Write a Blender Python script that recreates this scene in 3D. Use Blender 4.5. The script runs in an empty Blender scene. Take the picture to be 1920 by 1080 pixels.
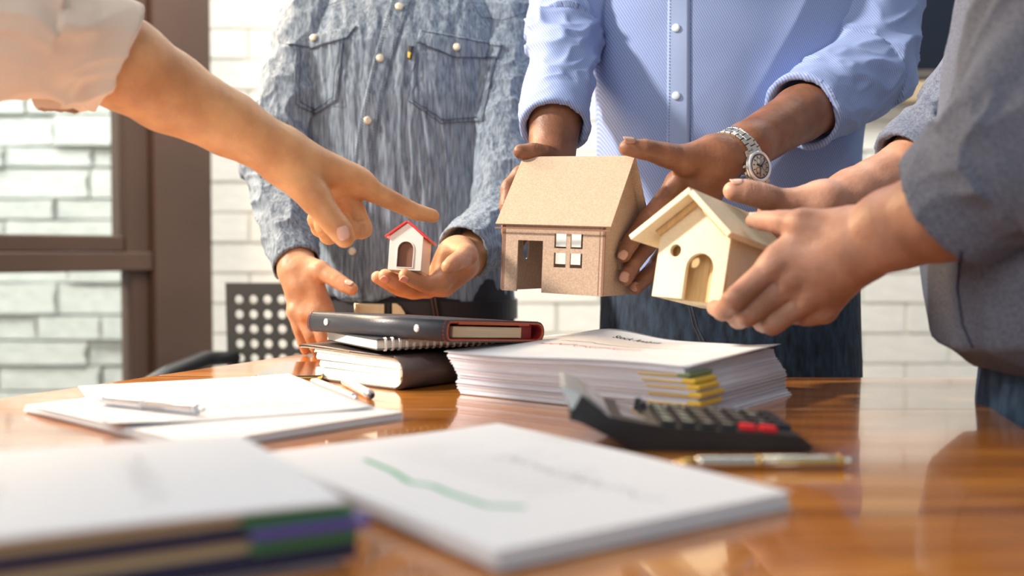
import bpy, bmesh, math, random
import numpy as np
from mathutils import Vector, Matrix
random.seed(7); rng = np.random.default_rng(7)
S = bpy.context.scene
COL = S.collection

# ------------------------------------------------------------------ camera, world, light, exposure
PITCH = math.atan(64/1920.0); CAMZ = 0.90
cam_d = bpy.data.cameras.new('camera'); cam = bpy.data.objects.new('camera', cam_d); COL.objects.link(cam)
cam.location = (0, 0, CAMZ); cam.rotation_euler = (math.pi/2 - PITCH, 0, 0)
cam_d.sensor_width = 36; cam_d.lens = 36; cam_d.clip_start = 0.02
cam_d.dof.use_dof = True; cam_d.dof.focus_distance = 1.27; cam_d.dof.aperture_fstop = 2.8
S.camera = cam
W = bpy.data.worlds.new('world'); S.world = W; W.use_nodes = True
W.node_tree.nodes['Background'].inputs[0].default_value = (0.80, 0.90, 1.0, 1)
W.node_tree.nodes['Background'].inputs[1].default_value = 0.36
def lamp(kind, name, loc, direction, energy, color, size=None, size_y=None, angle=None):
    l = bpy.data.lights.new(name, kind); l.energy = energy; l.color = color
    if size: l.shape = 'RECTANGLE'; l.size = size; l.size_y = size_y or size
    if angle: l.angle = angle
    o = bpy.data.objects.new(name, l); COL.objects.link(o); o.location = loc
    o.rotation_euler = Vector(direction).to_track_quat('-Z', 'Y').to_euler(); return o
lamp('SUN', 'sun', (-3, 1.2, 3), (0.80, 0.13, -0.50), 5.2, (1.0, 0.91, 0.80), angle=0.09)
lamp('AREA', 'camera_left_fill', (-1.1, -0.9, 2.1), (0.45, 0.80, -0.45), 20, (1.0, 0.96, 0.92), 1.4, 1.2)  # added soft fill from camera left, no window modelled there
lamp('AREA', 'back_wall_fill', (0.2, 2.35, 2.9), (0.05, 0.75, -0.9), 78, (0.98, 0.98, 0.94), 3.0, 0.5)  # added lamp to brighten the back wall, no fitting there
lamp('AREA', 'stone_wall_fill', (-1.9, 3.5, 3.3), (0.0, 0.6, -0.8), 190, (1.0, 1.0, 0.98), 2.6, 0.7)  # added lamp above the stone wall, brightens it in place of sky light
lamp('AREA', 'warm_flare_fill', (-1.15, 1.9, 1.75), (0.45, -0.65, -0.45), 34, (1.0, 0.68, 0.38), 0.5, 0.5)  # added warm lamp imitating flare glow on the pointing arm and table
lamp('AREA', 'warm_frame_fill', (-0.95, 1.75, 2.25), (-0.12, 0.85, -0.50), 15, (1.0, 0.66, 0.34), 0.5, 0.4)  # added warm lamp without a real source, tints window frame and left wall
vs = S.view_settings; vs.view_transform = 'Standard'; vs.look = 'None'; vs.gamma = 1; vs.exposure = 0.15
vs.use_curve_mapping = False

# ------------------------------------------------------------------ helpers
cp, sp = math.cos(PITCH), math.sin(PITCH)
def P(px, py, d):
    cx = (px-960)/1920.0; cy = (540-py)/1920.0
    vx, vy, vz = cx, cp + cy*sp, -sp + cy*cp
    k = d/vy
    return Vector((vx*k, d, CAMZ + vz*k))
def T(px, py, h=0.0):
    cx = (px-960)/1920.0; cy = (540-py)/1920.0
    vx, vy, vz = cx, cp + cy*sp, -sp + cy*cp
    k = (0.75+h-CAMZ)/vz
    return Vector((vx*k, vy*k, 0.75+h))
def empty(name, loc=(0,0,0), label=None, cat=None, group=None, mtx=None, parent=None):
    o = bpy.data.objects.new(name, None); COL.objects.link(o); o.empty_display_size = 0.05
    if mtx is not None: o.matrix_world = mtx
    else: o.location = loc
    if parent: o.parent = parent
    if label: o['label'] = label
    if cat: o['category'] = cat
    if group: o['group'] = group
    return o
def tag(o, label=None, cat=None, group=None, kind=None):
    if label: o['label'] = label
    if cat: o['category'] = cat
    if group: o['group'] = group
    if kind: o['kind'] = kind
    return o
def link(name, me, mat=None, parent=None, loc=None, smooth=False, wparent=False):
    o = bpy.data.objects.new(name, me); COL.objects.link(o)
    if mat is not None and not me.materials: me.materials.append(mat)
    if smooth: me.polygons.foreach_set('use_smooth', [True]*len(me.polygons))
    if parent is not None:
        o.parent = parent
        if wparent:   # mesh already in world coordinates, parent only translated
            t = Vector((0,0,0)); q = parent
            while q is not None: t += q.location; q = q.parent
            o.location = -t
    if loc is not None: o.location = loc
    return o
def pyd(name, vs_, fs, mat=None, parent=None, smooth=False, wparent=False):
    me = bpy.data.meshes.new(name); me.from_pydata([tuple(v) for v in vs_], [], fs); me.update()
    return link(name, me, mat, parent, None, smooth, wparent)
def bm_obj(name, bm, mat=None, parent=None, smooth=False, wparent=False):
    me = bpy.data.meshes.new(name); bmesh.ops.recalc_face_normals(bm, faces=bm.faces)
    bm.to_mesh(me); bm.free()
    return link(name, me, mat, parent, None, smooth, wparent)
def add_box(bm, x0, x1, y0, y1, z0, z1, m=None):
    r = bmesh.ops.create_cube(bm, size=1.0)
    M = Matrix.Translation(((x0+x1)/2,(y0+y1)/2,(z0+z1)/2)) @ Matrix.Diagonal((x1-x0,y1-y0,z1-z0,1))
    bmesh.ops.transform(bm, matrix=(m @ M) if m is not None else M, verts=r['verts']); return r['verts']
def bevel(bm, w, seg=2):
    bmesh.ops.bevel(bm, geom=list(bm.edges), offset=w, segments=seg, affect='EDGES', profile=0.5)
def box_obj(name, x0, x1, y0, y1, z0, z1, mat, parent=None, bw=0.0, m=None, seg=2):
    bm = bmesh.new(); add_box(bm, x0,x1,y0,y1,z0,z1)
    if bw: bevel(bm, bw, seg)
    if m is not None: bmesh.ops.transform(bm, matrix=m, verts=bm.verts)
    return bm_obj(name, bm, mat, parent)
def poly_mesh(name, outer, holes=(), thick=0.002, bev=0.0):
    """2D outline with holes, extruded symmetrically about z=0"""
    cu = bpy.data.curves.new('c', 'CURVE'); cu.dimensions = '2D'; cu.fill_mode = 'BOTH'
    for pts in [outer]+list(holes):
        s = cu.splines.new('POLY'); s.points.add(len(pts)-1)
        for q, p in zip(s.points, pts): q.co = (p[0], p[1], 0, 1)
        s.use_cyclic_u = True
    cu.extrude = thick/2 - bev; cu.bevel_depth = bev; cu.bevel_resolution = 1
    if bev: cu.offset = -bev
    o = bpy.data.objects.new('c', cu); COL.objects.link(o)
    dg = bpy.context.evaluated_depsgraph_get(); me = bpy.data.meshes.new_from_object(o.evaluated_get(dg))
    bpy.data.objects.remove(o); bpy.data.curves.remove(cu); me.name = name
    bm = bmesh.new(); bm.from_mesh(me); bmesh.ops.remove_doubles(bm, verts=bm.verts, dist=1e-6)
    bmesh.ops.recalc_face_normals(bm, faces=bm.faces); bm.to_mesh(me); bm.free(); me.materials.clear()
    return me
def text_mesh(txt, size, extrude=0.00005, align='CENTER'):
    cu = bpy.data.curves.new('t', 'FONT'); cu.body = txt; cu.size = size; cu.extrude = extrude
    cu.align_x = align; cu.align_y = 'CENTER'
    o = bpy.data.objects.new('t', cu); COL.objects.link(o)
    dg = bpy.context.evaluated_depsgraph_get(); me = bpy.data.meshes.new_from_object(o.evaluated_get(dg))
    bpy.data.objects.remove(o); bpy.data.curves.remove(cu); me.materials.clear(); return me
def tube_into(bm, pts, r, n=8, closed=False, caps=True):
    """tube through 3D points, r scalar or list"""
    pts = [Vector(p) for p in pts]; N = len(pts); rs = r if isinstance(r, (list, tuple)) else [r]*N
    rings = []; up = None
    for i, p in enumerate(pts):
        if closed: t = (pts[(i+1)%N]-pts[i-1])
        else: t = pts[min(i+1,N-1)]-pts[max(i-1,0)]
        t.normalize()
        if up is None:
            up = t.orthogonal().normalized()
        else:
            up = (up - t*up.dot(t)); up.normalize()
        s = t.cross(up)
        rings.append([bm.verts.new(p + rs[i]*(math.cos(a)*up + math.sin(a)*s)) for a in [2*math.pi*k/n for k in range(n)]])
    for i in range(N if closed else N-1):
        A, B = rings[i], rings[(i+1)%N]
        for k in range(n): bm.faces.new((A[k], A[(k+1)%n], B[(k+1)%n], B[k]))
    if caps and not closed:
        bm.faces.new(rings[0][::-1]); bm.faces.new(rings[-1])
def tube_obj(name, pts, r, mat, parent=None, n=10, closed=False, wparent=False, smooth=True):
    bm = bmesh.new(); tube_into(bm, pts, r, n, closed); return bm_obj(name, bm, mat, parent, smooth, wparent)
def frame(origin, x, z):
    x = Vector(x).normalized(); z = Vector(z); z = (z - x*z.dot(x)).normalized(); y = z.cross(x)
    M = Matrix.Identity(4)
    for i in range(3): M[i][0], M[i][1], M[i][2], M[i][3] = x[i], y[i], z[i], origin[i]
    return M

# ------------------------------------------------------------------ materials
def mat(name, col, rough=0.5, metal=0.0, spec=0.5, noise=None, bump=None, coat=0.0, sss=0.0, sssr=(1,.3,.15), coords='Object', sheen=0.0):
    """noise=(scale, amount, (sx,sy,sz)) colour variation; bump=(scale, strength, dist, (sx,sy,sz))"""
    m = bpy.data.materials.new(name); m.use_nodes = True; nt = m.node_tree; N = nt.nodes; L = nt.links
    b = N['Principled BSDF']
    b.inputs['Base Color'].default_value = (*col, 1); b.inputs['Roughness'].default_value = rough
    b.inputs['Metallic'].default_value = metal; b.inputs['Specular IOR Level'].default_value = spec
    b.inputs['Coat Weight'].default_value = coat; b.inputs['Coat Roughness'].default_value = 0.08
    b.inputs['Sheen Weight'].default_value = sheen
    if sss:
        b.inputs['Subsurface Weight'].default_value = sss; b.inputs['Subsurface Radius'].default_value = sssr
        b.inputs['Subsurface Scale'].default_value = 0.006
    tc = N.new('ShaderNodeTexCoord')
    def nz(scale, sv, detail=4):
        mp = N.new('ShaderNodeMapping'); mp.inputs['Scale'].default_value = sv or (1,1,1)
        L.new(tc.outputs[coords], mp.inputs[0])
        n = N.new('ShaderNodeTexNoise'); n.inputs['Scale'].default_value = scale; n.inputs['Detail'].default_value = detail
        L.new(mp.outputs[0], n.inputs['Vector']); return n
    if noise:
        n = nz(noise[0], noise[2] if len(noise) > 2 else None)
        r = N.new('ShaderNodeValToRGB'); a = noise[1]
        c2 = noise[3] if len(noise) > 3 else tuple(min(1, c*(1+a)) for c in col)
        r.color_ramp.elements[0].color = (*[c*(1-a) for c in col], 1); r.color_ramp.elements[1].color = (*c2, 1)
        r.color_ramp.elements[0].position = 0.32; r.color_ramp.elements[1].position = 0.68
        L.new(n.outputs[0], r.inputs[0]); L.new(r.outputs[0], b.inputs['Base Color'])
    if bump:
        n = nz(bump[0], bump[3] if len(bump) > 3 else None, 6)
        bp = N.new('ShaderNodeBump'); bp.inputs['Strength'].default_value = bump[1]; bp.inputs['Distance'].default_value = bump[2]
        L.new(n.outputs[0], bp.inputs['Height']); L.new(bp.outputs[0], b.inputs['Normal'])
    return m
def cloth_stripe(name, c1, c2, scale, rot, rough=0.85):
    m = mat(name, c1, rough, bump=(900, 0.25, 0.0004)); nt = m.node_tree; N = nt.nodes; L = nt.links; b = N['Principled BSDF']
    tc = N.new('ShaderNodeTexCoord'); mp = N.new('ShaderNodeMapping'); mp.inputs['Rotation'].default_value = rot
    w = N.new('ShaderNodeTexWave'); w.inputs['Scale'].default_value = scale; w.inputs['Distortion'].default_value = 0.6; w.inputs['Detail'].default_value = 1
    w.inputs['Detail Scale'].default_value = 0.05
    r = N.new('ShaderNodeValToRGB'); r.color_ramp.elements[0].color = (*c1,1); r.color_ramp.elements[1].color = (*c2,1)
    r.color_ramp.elements[0].position = 0.35; r.color_ramp.elements[1].position = 0.65
    L.new(tc.outputs['Object'], mp.inputs[0]); L.new(mp.outputs[0], w.inputs['Vector']); L.new(w.outputs['Fac'], r.inputs[0])
    L.new(r.outputs[0], b.inputs['Base Color']); return m
def skin(name, col, dark):
    return mat(name, col, 0.46, spec=0.4, noise=(26, 0.16, (1,1,1), dark), bump=(420, 0.42, 0.0009), sss=0.25)
M = {}
M['skin_point'] = skin('skin_warm_tan', (0.70, 0.315, 0.13), (0.80, 0.42, 0.19))
M['skin_m1'] = skin('skin_tan', (0.56, 0.27, 0.135), (0.68, 0.37, 0.21))
M['skin_m2'] = skin('skin_brown', (0.20, 0.080, 0.040), (0.30, 0.130, 0.072))
M['skin_m3'] = skin('skin_light_brown', (0.42, 0.20, 0.125), (0.56, 0.30, 0.205))
M['nail'] = mat('nail_light', (0.74, 0.42, 0.33), 0.28, spec=0.5, sss=0.2)
M['nail_dark'] = mat('nail_brown', (0.46, 0.24, 0.17), 0.28, spec=0.5)
M['chambray'] = mat('chambray', (0.14, 0.18, 0.24), 0.9, noise=(330, 0.30, (1,1,0.10), (0.29, 0.36, 0.44)), bump=(95, 0.6, 0.003, (1,1,0.07)))
M['chambray_dark'] = mat('chambray_stitch', (0.05, 0.07, 0.12), 0.9)
M['blue_shirt'] = cloth_stripe('blue_striped_cotton', (0.335, 0.43, 0.67), (0.205, 0.275, 0.55), 105, (0, 0.5, 0))
M['blue_plain'] = mat('blue_cotton_placket', (0.335, 0.43, 0.67), 0.85, bump=(700, 0.3, 0.0005))
M['blue_stitch'] = mat('blue_seam', (0.10, 0.15, 0.33), 0.9)
M['grey_shirt'] = mat('grey_melange_cotton', (0.115, 0.135, 0.195), 0.92, noise=(420, 0.25, (1,1,1), (0.175, 0.20, 0.27)), bump=(500, 0.4, 0.0008))
M['cream_shirt'] = mat('cream_cotton', (0.82, 0.66, 0.53), 0.85, bump=(400, 0.3, 0.0008))
M['jeans'] = mat('dark_denim', (0.012, 0.022, 0.045), 0.85, noise=(120, 0.5, (1,1,0.3), (0.03, 0.055, 0.095)), bump=(500, 0.4, 0.0008))
M['jeans_mid'] = mat('blue_denim', (0.03, 0.065, 0.13), 0.85, noise=(60, 0.4, (1,1,0.5), (0.07, 0.13, 0.22)), bump=(500, 0.4, 0.0008))
M['jeans_black'] = mat('black_denim', (0.016, 0.017, 0.024), 0.8, bump=(500, 0.4, 0.0006))
M['khaki'] = mat('khaki_trousers', (0.35, 0.29, 0.2), 0.85)
M['thread_orange'] = mat('orange_thread', (0.30, 0.13, 0.06), 0.8)
M['seam_tan'] = mat('tan_seam_thread', (0.10, 0.075, 0.06), 0.8)
M['thread_red'] = mat('red_thread', (0.60, 0.03, 0.04), 0.7)
M['belt'] = mat('black_leather_belt', (0.02, 0.017, 0.018), 0.45, bump=(300, 0.2, 0.0005))
M['brass'] = mat('pale_brass', (0.78, 0.66, 0.42), 0.3, 0.9)
M['pearl'] = mat('pearl_snap', (0.78, 0.70, 0.52), 0.25, 0.1, coat=0.6)
M['white_button'] = mat('clear_blue_button', (0.70, 0.82, 0.90), 0.2, coat=0.5)
M['steel'] = mat('brushed_steel', (0.68, 0.66, 0.58), 0.24, 1.0)
M['steel_dark'] = mat('dark_steel', (0.18, 0.17, 0.16), 0.35, 0.9)
M['chrome'] = mat('chrome', (0.88, 0.88, 0.90), 0.25, 0.6)
M['gold'] = mat('gold_trim', (0.85, 0.55, 0.16), 0.22, 1.0)
M['dial'] = mat('silver_dial', (0.62, 0.55, 0.47), 0.35, 0.4)
M['ink_black'] = mat('black_ink', (0.03, 0.03, 0.035), 0.6)
M['ink_grey'] = mat('grey_ink', (0.42, 0.43, 0.46), 0.8)
M['ink_blue'] = mat('blue_ink', (0.05, 0.09, 0.32), 0.8)
M['ink_red'] = mat('red_ink', (0.55, 0.05, 0.10), 0.8)
M['ink_green'] = mat('green_ink', (0.10, 0.50, 0.26), 0.8)
M['cardboard'] = mat('brown_cardboard', (0.47, 0.325, 0.23), 0.85, noise=(520, 0.13, (1,1,1), (0.545, 0.39, 0.285)), bump=(600, 0.25, 0.0003))
M['cardboard_edge'] = mat('cut_cardboard_edge', (0.24, 0.12, 0.075), 0.8)
M['balsa'] = mat('pale_balsa_wood', (0.83, 0.68, 0.44), 0.5, noise=(30, 0.03, (10,10,0.6), (0.87, 0.73, 0.49)), bump=(80, 0.1, 0.0003, (8,8,1)))
M['balsa_dark'] = mat('plywood_interior', (0.66, 0.43, 0.19), 0.6, noise=(20, 0.12, (12,12,1)))
M['white_paint'] = mat('matt_white_paint', (0.86, 0.85, 0.80), 0.35)
M['red_paint'] = mat('glossy_red_paint', (0.78, 0.025, 0.03), 0.3, coat=0.3)
M['brown_card'] = mat('brown_door_card', (0.20, 0.085, 0.05), 0.6)
M['paper'] = mat('white_paper', (0.86, 0.88, 0.92), 0.7)
M['paper_edge'] = mat('paper_edges', (0.80, 0.81, 0.90), 0.85, noise=(9, 0.12, (1,1,220), (0.90, 0.90, 0.95)), bump=(6, 0.6, 0.0012, (1,1,260)))
M['yellow'] = mat('yellow_binding', (0.88, 0.60, 0.07), 0.45)
M['olive'] = mat('olive_divider', (0.22, 0.30, 0.14), 0.6)
M['green_card'] = mat('green_divider', (0.06, 0.20, 0.075), 0.55)
M['navy_card'] = mat('navy_folder', (0.018, 0.022, 0.07), 0.45)
M['purple_card'] = mat('purple_divider', (0.13, 0.10, 0.36), 0.5)
M['tan_card'] = mat('tan_folder', (0.66, 0.47, 0.26), 0.6)
M['cream_page'] = mat('cream_pages', (0.82, 0.79, 0.69), 0.8, noise=(8, 0.10, (1,1,200), (0.90, 0.88, 0.80)), bump=(6, 0.6, 0.001, (1,1,240)))
M['cream_page_y'] = mat('old_pages', (0.62, 0.50, 0.34), 0.8, noise=(8, 0.2, (1,1,200)), bump=(6, 0.6, 0.001, (1,1,240)))
M['brown_leather'] = mat('dark_brown_leather', (0.060, 0.042, 0.040), 0.42, noise=(30, 0.2), bump=(260, 0.3, 0.0005))
M['black_leather'] = mat('black_grained_leather', (0.035, 0.038, 0.048), 0.36, bump=(520, 0.45, 0.0005, (1,0.3,1)))
M['orange_leather'] = mat('orange_leather_edge', (0.55, 0.12, 0.045), 0.5)
M['red_leather'] = mat('dark_red_lining', (0.26, 0.012, 0.018), 0.5)
M['black_plastic'] = mat('black_plastic', (0.014, 0.015, 0.019), 0.38)
M['key_plastic'] = mat('dark_grey_key', (0.030, 0.033, 0.040), 0.35)
M['red_key'] = mat('red_key', (0.75, 0.02, 0.03), 0.35)
M['key_print'] = mat('key_print', (0.55, 0.60, 0.48), 0.6)
M['lcd'] = mat('calculator_screen', (0.28, 0.30, 0.29), 0.08, spec=0.9, coat=1.0)
M['silver_plastic'] = mat('silver_plastic', (0.62, 0.66, 0.66), 0.3, 0.5)
M['phone_glass'] = mat('phone_glass', (0.015, 0.018, 0.02), 0.04, spec=0.8, coat=1.0)
M['chair_plastic'] = mat('grey_chair_plastic', (0.075, 0.085, 0.095), 0.5)
M['frame_brown'] = mat('brown_window_frame', (0.085, 0.050, 0.036), 0.45, noise=(3, 0.15))
M['brick'] = mat('white_painted_brick', (0.80, 0.79, 0.73), 0.7, noise=(5, 0.05), bump=(40, 0.3, 0.004))
M['mortar'] = mat('pale_mortar', (0.70, 0.69, 0.63), 0.9)
M['stone'] = mat('pale_grey_stone', (0.64, 0.65, 0.62), 0.85, noise=(6, 0.10, (1,1,2.5), (0.76,0.76,0.73)), bump=(14, 0.7, 0.03, (1,1,2)))
M['stone_gap'] = mat('stone_joint', (0.60, 0.61, 0.59), 0.95)
M['screen_black'] = mat('dark_screen', (0.006, 0.009, 0.018), 0.22)
M['bezel'] = mat('grey_bezel', (0.10, 0.085, 0.08), 0.4)
M['beige'] = mat('beige_board', (0.47, 0.36, 0.22), 0.6)
M['floor'] = mat('grey_floor', (0.30, 0.27, 0.24), 0.5, noise=(4, 0.1))
M['blind'] = mat('cream_blind', (0.72, 0.58, 0.36), 0.8)
def glass():
    m = bpy.data.materials.new('window_glass'); m.use_nodes = True; nt = m.node_tree; N = nt.nodes; L = nt.links; N.clear()
    o = N.new('ShaderNodeOutputMaterial'); mx = N.new('ShaderNodeMixShader'); t = N.new('ShaderNodeBsdfTransparent'); g = N.new('ShaderNodeBsdfGlossy')
    t.inputs[0].default_value = (0.93, 0.97, 0.96, 1); g.inputs['Roughness'].default_value = 0.03
    f = N.new('ShaderNodeFresnel'); f.inputs[0].default_value = 1.35
    L.new(f.outputs[0], mx.inputs[0]); L.new(t.outputs[0], mx.inputs[1]); L.new(g.outputs[0], mx.inputs[2]); L.new(mx.outputs[0], o.inputs[0]); return m
M['glass'] = glass()
def table_wood():
    m = bpy.data.materials.new('varnished_wood'); m.use_nodes = True; nt = m.node_tree; N = nt.nodes; L = nt.links; b = N['Principled BSDF']
    tc = N.new('ShaderNodeTexCoord'); mp = N.new('ShaderNodeMapping'); mp.inputs['Scale'].default_value = (1.2, 9, 1)
    L.new(tc.outputs['Object'], mp.inputs[0])
    oi = N.new('ShaderNodeObjectInfo'); ad = N.new('ShaderNodeVectorMath'); ad.operation = 'ADD'
    L.new(mp.outputs[0], ad.inputs[0]); L.new(oi.outputs['Random'], ad.inputs[1])
    n = N.new('ShaderNodeTexNoise'); n.inputs['Scale'].default_value = 3.0; n.inputs['Detail'].default_value = 8; n.inputs['Distortion'].default_value = 1.6
    L.new(ad.outputs[0], n.inputs['Vector'])
    r = N.new('ShaderNodeValToRGB'); e = r.color_ramp.elements
    e[0].position = 0.28; e[0].color = (0.27, 0.080, 0.013, 1); e[1].position = 0.72; e[1].color = (0.76, 0.32, 0.06, 1)
    x = e.new(0.5); x.color = (0.57, 0.205, 0.034, 1)
    L.new(n.outputs[0], r.inputs[0])
    # knots
    v = N.new('ShaderNodeTexVoronoi'); v.inputs['Scale'].default_value = 3.1
    L.new(tc.outputs['Object'], v.inputs['Vector'])
    kr = N.new('ShaderNodeValToRGB'); kr.color_ramp.elements[0].position = 0.018; kr.color_ramp.elements[0].color = (0.12,0.05,0.03,1)
    kr.color_ramp.elements[1].position = 0.045; kr.color_ramp.elements[1].color = (1,1,1,1); L.new(v.outputs['Distance'], kr.inputs[0])
    mu = N.new('ShaderNodeMix'); mu.data_type = 'RGBA'; mu.blend_type = 'MULTIPLY'; mu.inputs[0].default_value = 0.8
    L.new(r.outputs[0], mu.inputs[6]); L.new(kr.outputs[0], mu.inputs[7]); L.new(mu.outputs[2], b.inputs['Base Color'])
    b.inputs['Roughness'].default_value = 0.16; b.inputs['Specular IOR Level'].default_value = 0.6
    b.inputs['Coat Weight'].default_value = 0.75; b.inputs['Coat Roughness'].default_value = 0.045
    bp = N.new('ShaderNodeBump'); bp.inputs['Strength'].default_value = 0.08; bp.inputs['Distance'].default_value = 0.0006
    n2 = N.new('ShaderNodeTexNoise'); n2.inputs['Scale'].default_value = 22; L.new(mp.outputs[0], n2.inputs['Vector'])
    L.new(n2.outputs[0], bp.inputs['Height']); L.new(bp.outputs[0], b.inputs['Normal'])
    return m
M['wood'] = table_wood()

# ------------------------------------------------------------------ the setting
fl = box_obj('floor', -6, 6, -3, 8, -0.1, 0, M['floor']); tag(fl, kind='structure')
# back wall of white painted blocks
wb = box_obj('wall_back', -1.16, 3.6, 3.42, 3.55, 0, 3.0, M['mortar']); tag(wb, kind='structure')
bm = bmesh.new(); add_box(bm, -.5,.5,-.5,.5,-.5,.5); bevel(bm, 0.03, 1)
brick_me = bpy.data.meshes.new('brick'); bm.to_mesh(brick_me); bm.free(); brick_me.materials.append(M['brick'])
BW, BH = 0.292, 0.101
for r in range(18):
    z = 0.28 + r*BH
    for c in range(14):
        x = -1.75 + c*BW + (BW/2 if r % 2 else 0)
        if x > 2.2 or x < -1.02: continue
        o = bpy.data.objects.new('brick', brick_me); COL.objects.link(o); o.parent = wb
        o.location = (x, 3.4185+random.uniform(-.002,.002), z); o.scale = (BW-0.010, 0.012, BH-0.008)
# outdoor stone wall seen through the window
ws = box_obj('wall_outside', -5.5, -0.3, 4.25, 4.4, -0.3, 2.9, M['stone_gap'], m=None); tag(ws, kind='structure')
bm = bmesh.new(); add_box(bm, -.5,.5,-.5,.5,-.5,.5); bmesh.ops.subdivide_edges(bm, edges=bm.edges, cuts=1, use_grid_fill=True)
for v in bm.verts: v.co += Vector([random.uniform(-.03,.03) for _ in range(3)])
stone_me = bpy.data.meshes.new('stone'); bm.to_mesh(stone_me); bm.free(); stone_me.materials.append(M['stone'])
z = 0.1
while z < 2.35:
    h = random.choice([0.085, 0.105, 0.13]); x = -4.2 - random.random()*.3
    while x < -0.45:
        w = random.uniform(0.22, 0.52)
        o = bpy.data.objects.new('stone', stone_me); COL.objects.link(o); o.parent = ws
        o.location = (x+w/2, 4.235-random.uniform(0,.02), z+h/2); o.scale = (w-.008, random.uniform(.035,.05), h-.007); x += w
    z += h
# window wall, running obliquely away to the right
wx = Vector((0.258, 0.33, 0)).normalized(); w0 = P(0, 476, 2.57); w0.z = 0
wn = Vector((wx.y, -wx.x, 0))
win = empty('window_1', mtx=frame(w0, wx, (0,0,1))); tag(win, kind='structure')
def wbar(name, s0, s1, t0, t1, z0, z1, m='frame_brown'):
    return box_obj(name, s0, s1, t0, t1, z0, z1, M[m], win, 0.004)
s_end = 0.419
wbar('frame_post', s_end, s_end+0.19, -0.03, 0.13, 0, 2.9)
wbar('frame_stile', s_end-0.075, s_end-.001, -0.005, 0.07, 0.87, 2.9); wbar('frame_stile', s_end-0.055, s_end-.001, 0.0, 0.06, 0, .852)
wbar('frame_rail', -1.2, s_end-.001, -0.02, 0.09, 0.853, 0.905)
wbar('frame_rail', -1.2, s_end-.077, 0.0, 0.07, 0.906, 0.950)
wbar('frame_rail', -1.2, s_end-.057, 0.0, 0.07, 0.02, 0.12); wbar('frame_rail', -1.2, s_end-.077, 0.0, 0.07, 2.8, 2.9)
wbar('pane', -1.2, s_end-.077, 0.030, 0.036, 0.951, 2.799, 'glass'); wbar('pane', -1.2, s_end-.057, 0.030, 0.036, 0.121, 0.852, 'glass')
wl = box_obj('wall_sun_block', -1.75, -1.63, -2.0, 0.68, 0, 3.2, M['mortar']); tag(wl, kind='structure')  # unseen wall added to keep the sun off the foreground papers
# screen on the wall at upper right, shelf strip below
tv = empty('wall_screen', (1.35, 3.36, 1.52), 'large dark screen on the white brick wall at the upper right', 'screen')
box_obj('panel', -0.5, 0.55, 0.0, 0.03, -0.02, 0.7, M['screen_black'], tv, 0.004)
box_obj('bezel', -0.51, 0.56, -0.006, 0.035, -0.048, -0.022, M['bezel'], tv, 0.004)
tr = box_obj('trim_1', 0.75, 2.1, 3.34, 3.40, 1.395, 1.46, M['beige'], None, 0.004); tag(tr, kind='structure')

# ------------------------------------------------------------------ table
def clip_poly(poly, y0, y1):
    def cut(pts, f, inside):
        out = []
        for i, p in enumerate(pts):
            q = pts[(i+1) % len(pts)]
            if inside(p): out.append(p)
            if inside(p) != inside(q):
                t = (f-p[1])/(q[1]-p[1]); out.append((p[0]+(q[0]-p[0])*t, f))
        return out
    poly = cut(poly, y0, lambda p: p[1] >= y0)
    return cut(poly, y1, lambda p: p[1] <= y1)
outline = [(-0.64,0.25), (-0.63,0.70), (-0.602,0.90), (-0.53,1.06), (-0.317,1.525), (-0.285,1.555), (-0.235,1.555), (-0.10,1.47), (0.02,1.33), (0.10,1.245),
           (0.60,1.237), (0.52,1.10), (0.464,0.98), (0.440,0.88), (0.43,0.80), (0.42,0.25)]
tab = empty('table', (0,0.8,0), 'glossy orange-brown varnished wooden plank table under the papers and books', 'table')
top = empty('tabletop', parent=tab, loc=(0,-0.8,0))
ys = [0.25, 0.47, 0.72, 0.985, 1.262, 1.56]
for i in range(len(ys)-1):
    pts = clip_poly(outline, ys[i]+0.0004, ys[i+1]-0.0004)
    me = poly_mesh('plank', pts, (), 0.034, 0.0007); o = link('plank', me, M['wood'], top, (0, 0, 0.733))
bm = bmesh.new()
for x0,x1,y0,y1 in [(-.5,.36,.33,.35),(-.45,.36,1.14,1.16),(-.5,-.48,.35,1.14),(.34,.36,.35,1.14)]: add_box(bm,x0,x1,y0-.8,y1-.8,.64,.7155)
bm_obj('apron', bm, M['wood'], tab)
for x,y in [(-.5,.33),(-.5,1.10),(.31,.33),(.31,1.10)]: box_obj('leg', x, x+.06, y-.8, y+.06-.8, 0, .7155, M['wood'], tab, .004)

# ------------------------------------------------------------------ implicit surfaces (bodies, sleeves, trousers)
class Grid:
    def __init__(s, lo, hi, h):
        s.h = h; s.lo = np.array(lo, float); n = np.ceil((np.array(hi)-s.lo)/h).astype(int)+1; s.n = n
        s.ax = [ (s.lo[i]+h*np.arange(n[i])).astype(np.float32) for i in range(3)]
    def full(s, v=1.0): return np.full(tuple(s.n), v, np.float32)
    def sl(s, lo, hi):
        a = np.clip(np.floor((np.array(lo)-s.lo)/s.h).astype(int), 0, s.n); b = np.clip(np.ceil((np.array(hi)-s.lo)/s.h).astype(int)+1, 0, s.n)
        return tuple(slice(int(x), int(y)) for x, y in zip(a, b))
    def pts(s, sl): return s.ax[0][sl[0]][:,None,None], s.ax[1][sl[1]][None,:,None], s.ax[2][sl[2]][None,None,:]
def seg_d(X, Y, Z, a, b, ra, rb):
    ba = np.array(b)-np.array(a); L2 = float(ba@ba)+1e-12
    x = X-a[0]; y = Y-a[1]; z = Z-a[2]
    t = np.clip((x*ba[0]+y*ba[1]+z*ba[2])/L2, 0, 1)
    return np.sqrt((x-t*ba[0])**2+(y-t*ba[1])**2+(z-t*ba[2])**2) - (ra+(rb-ra)*t)
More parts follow.
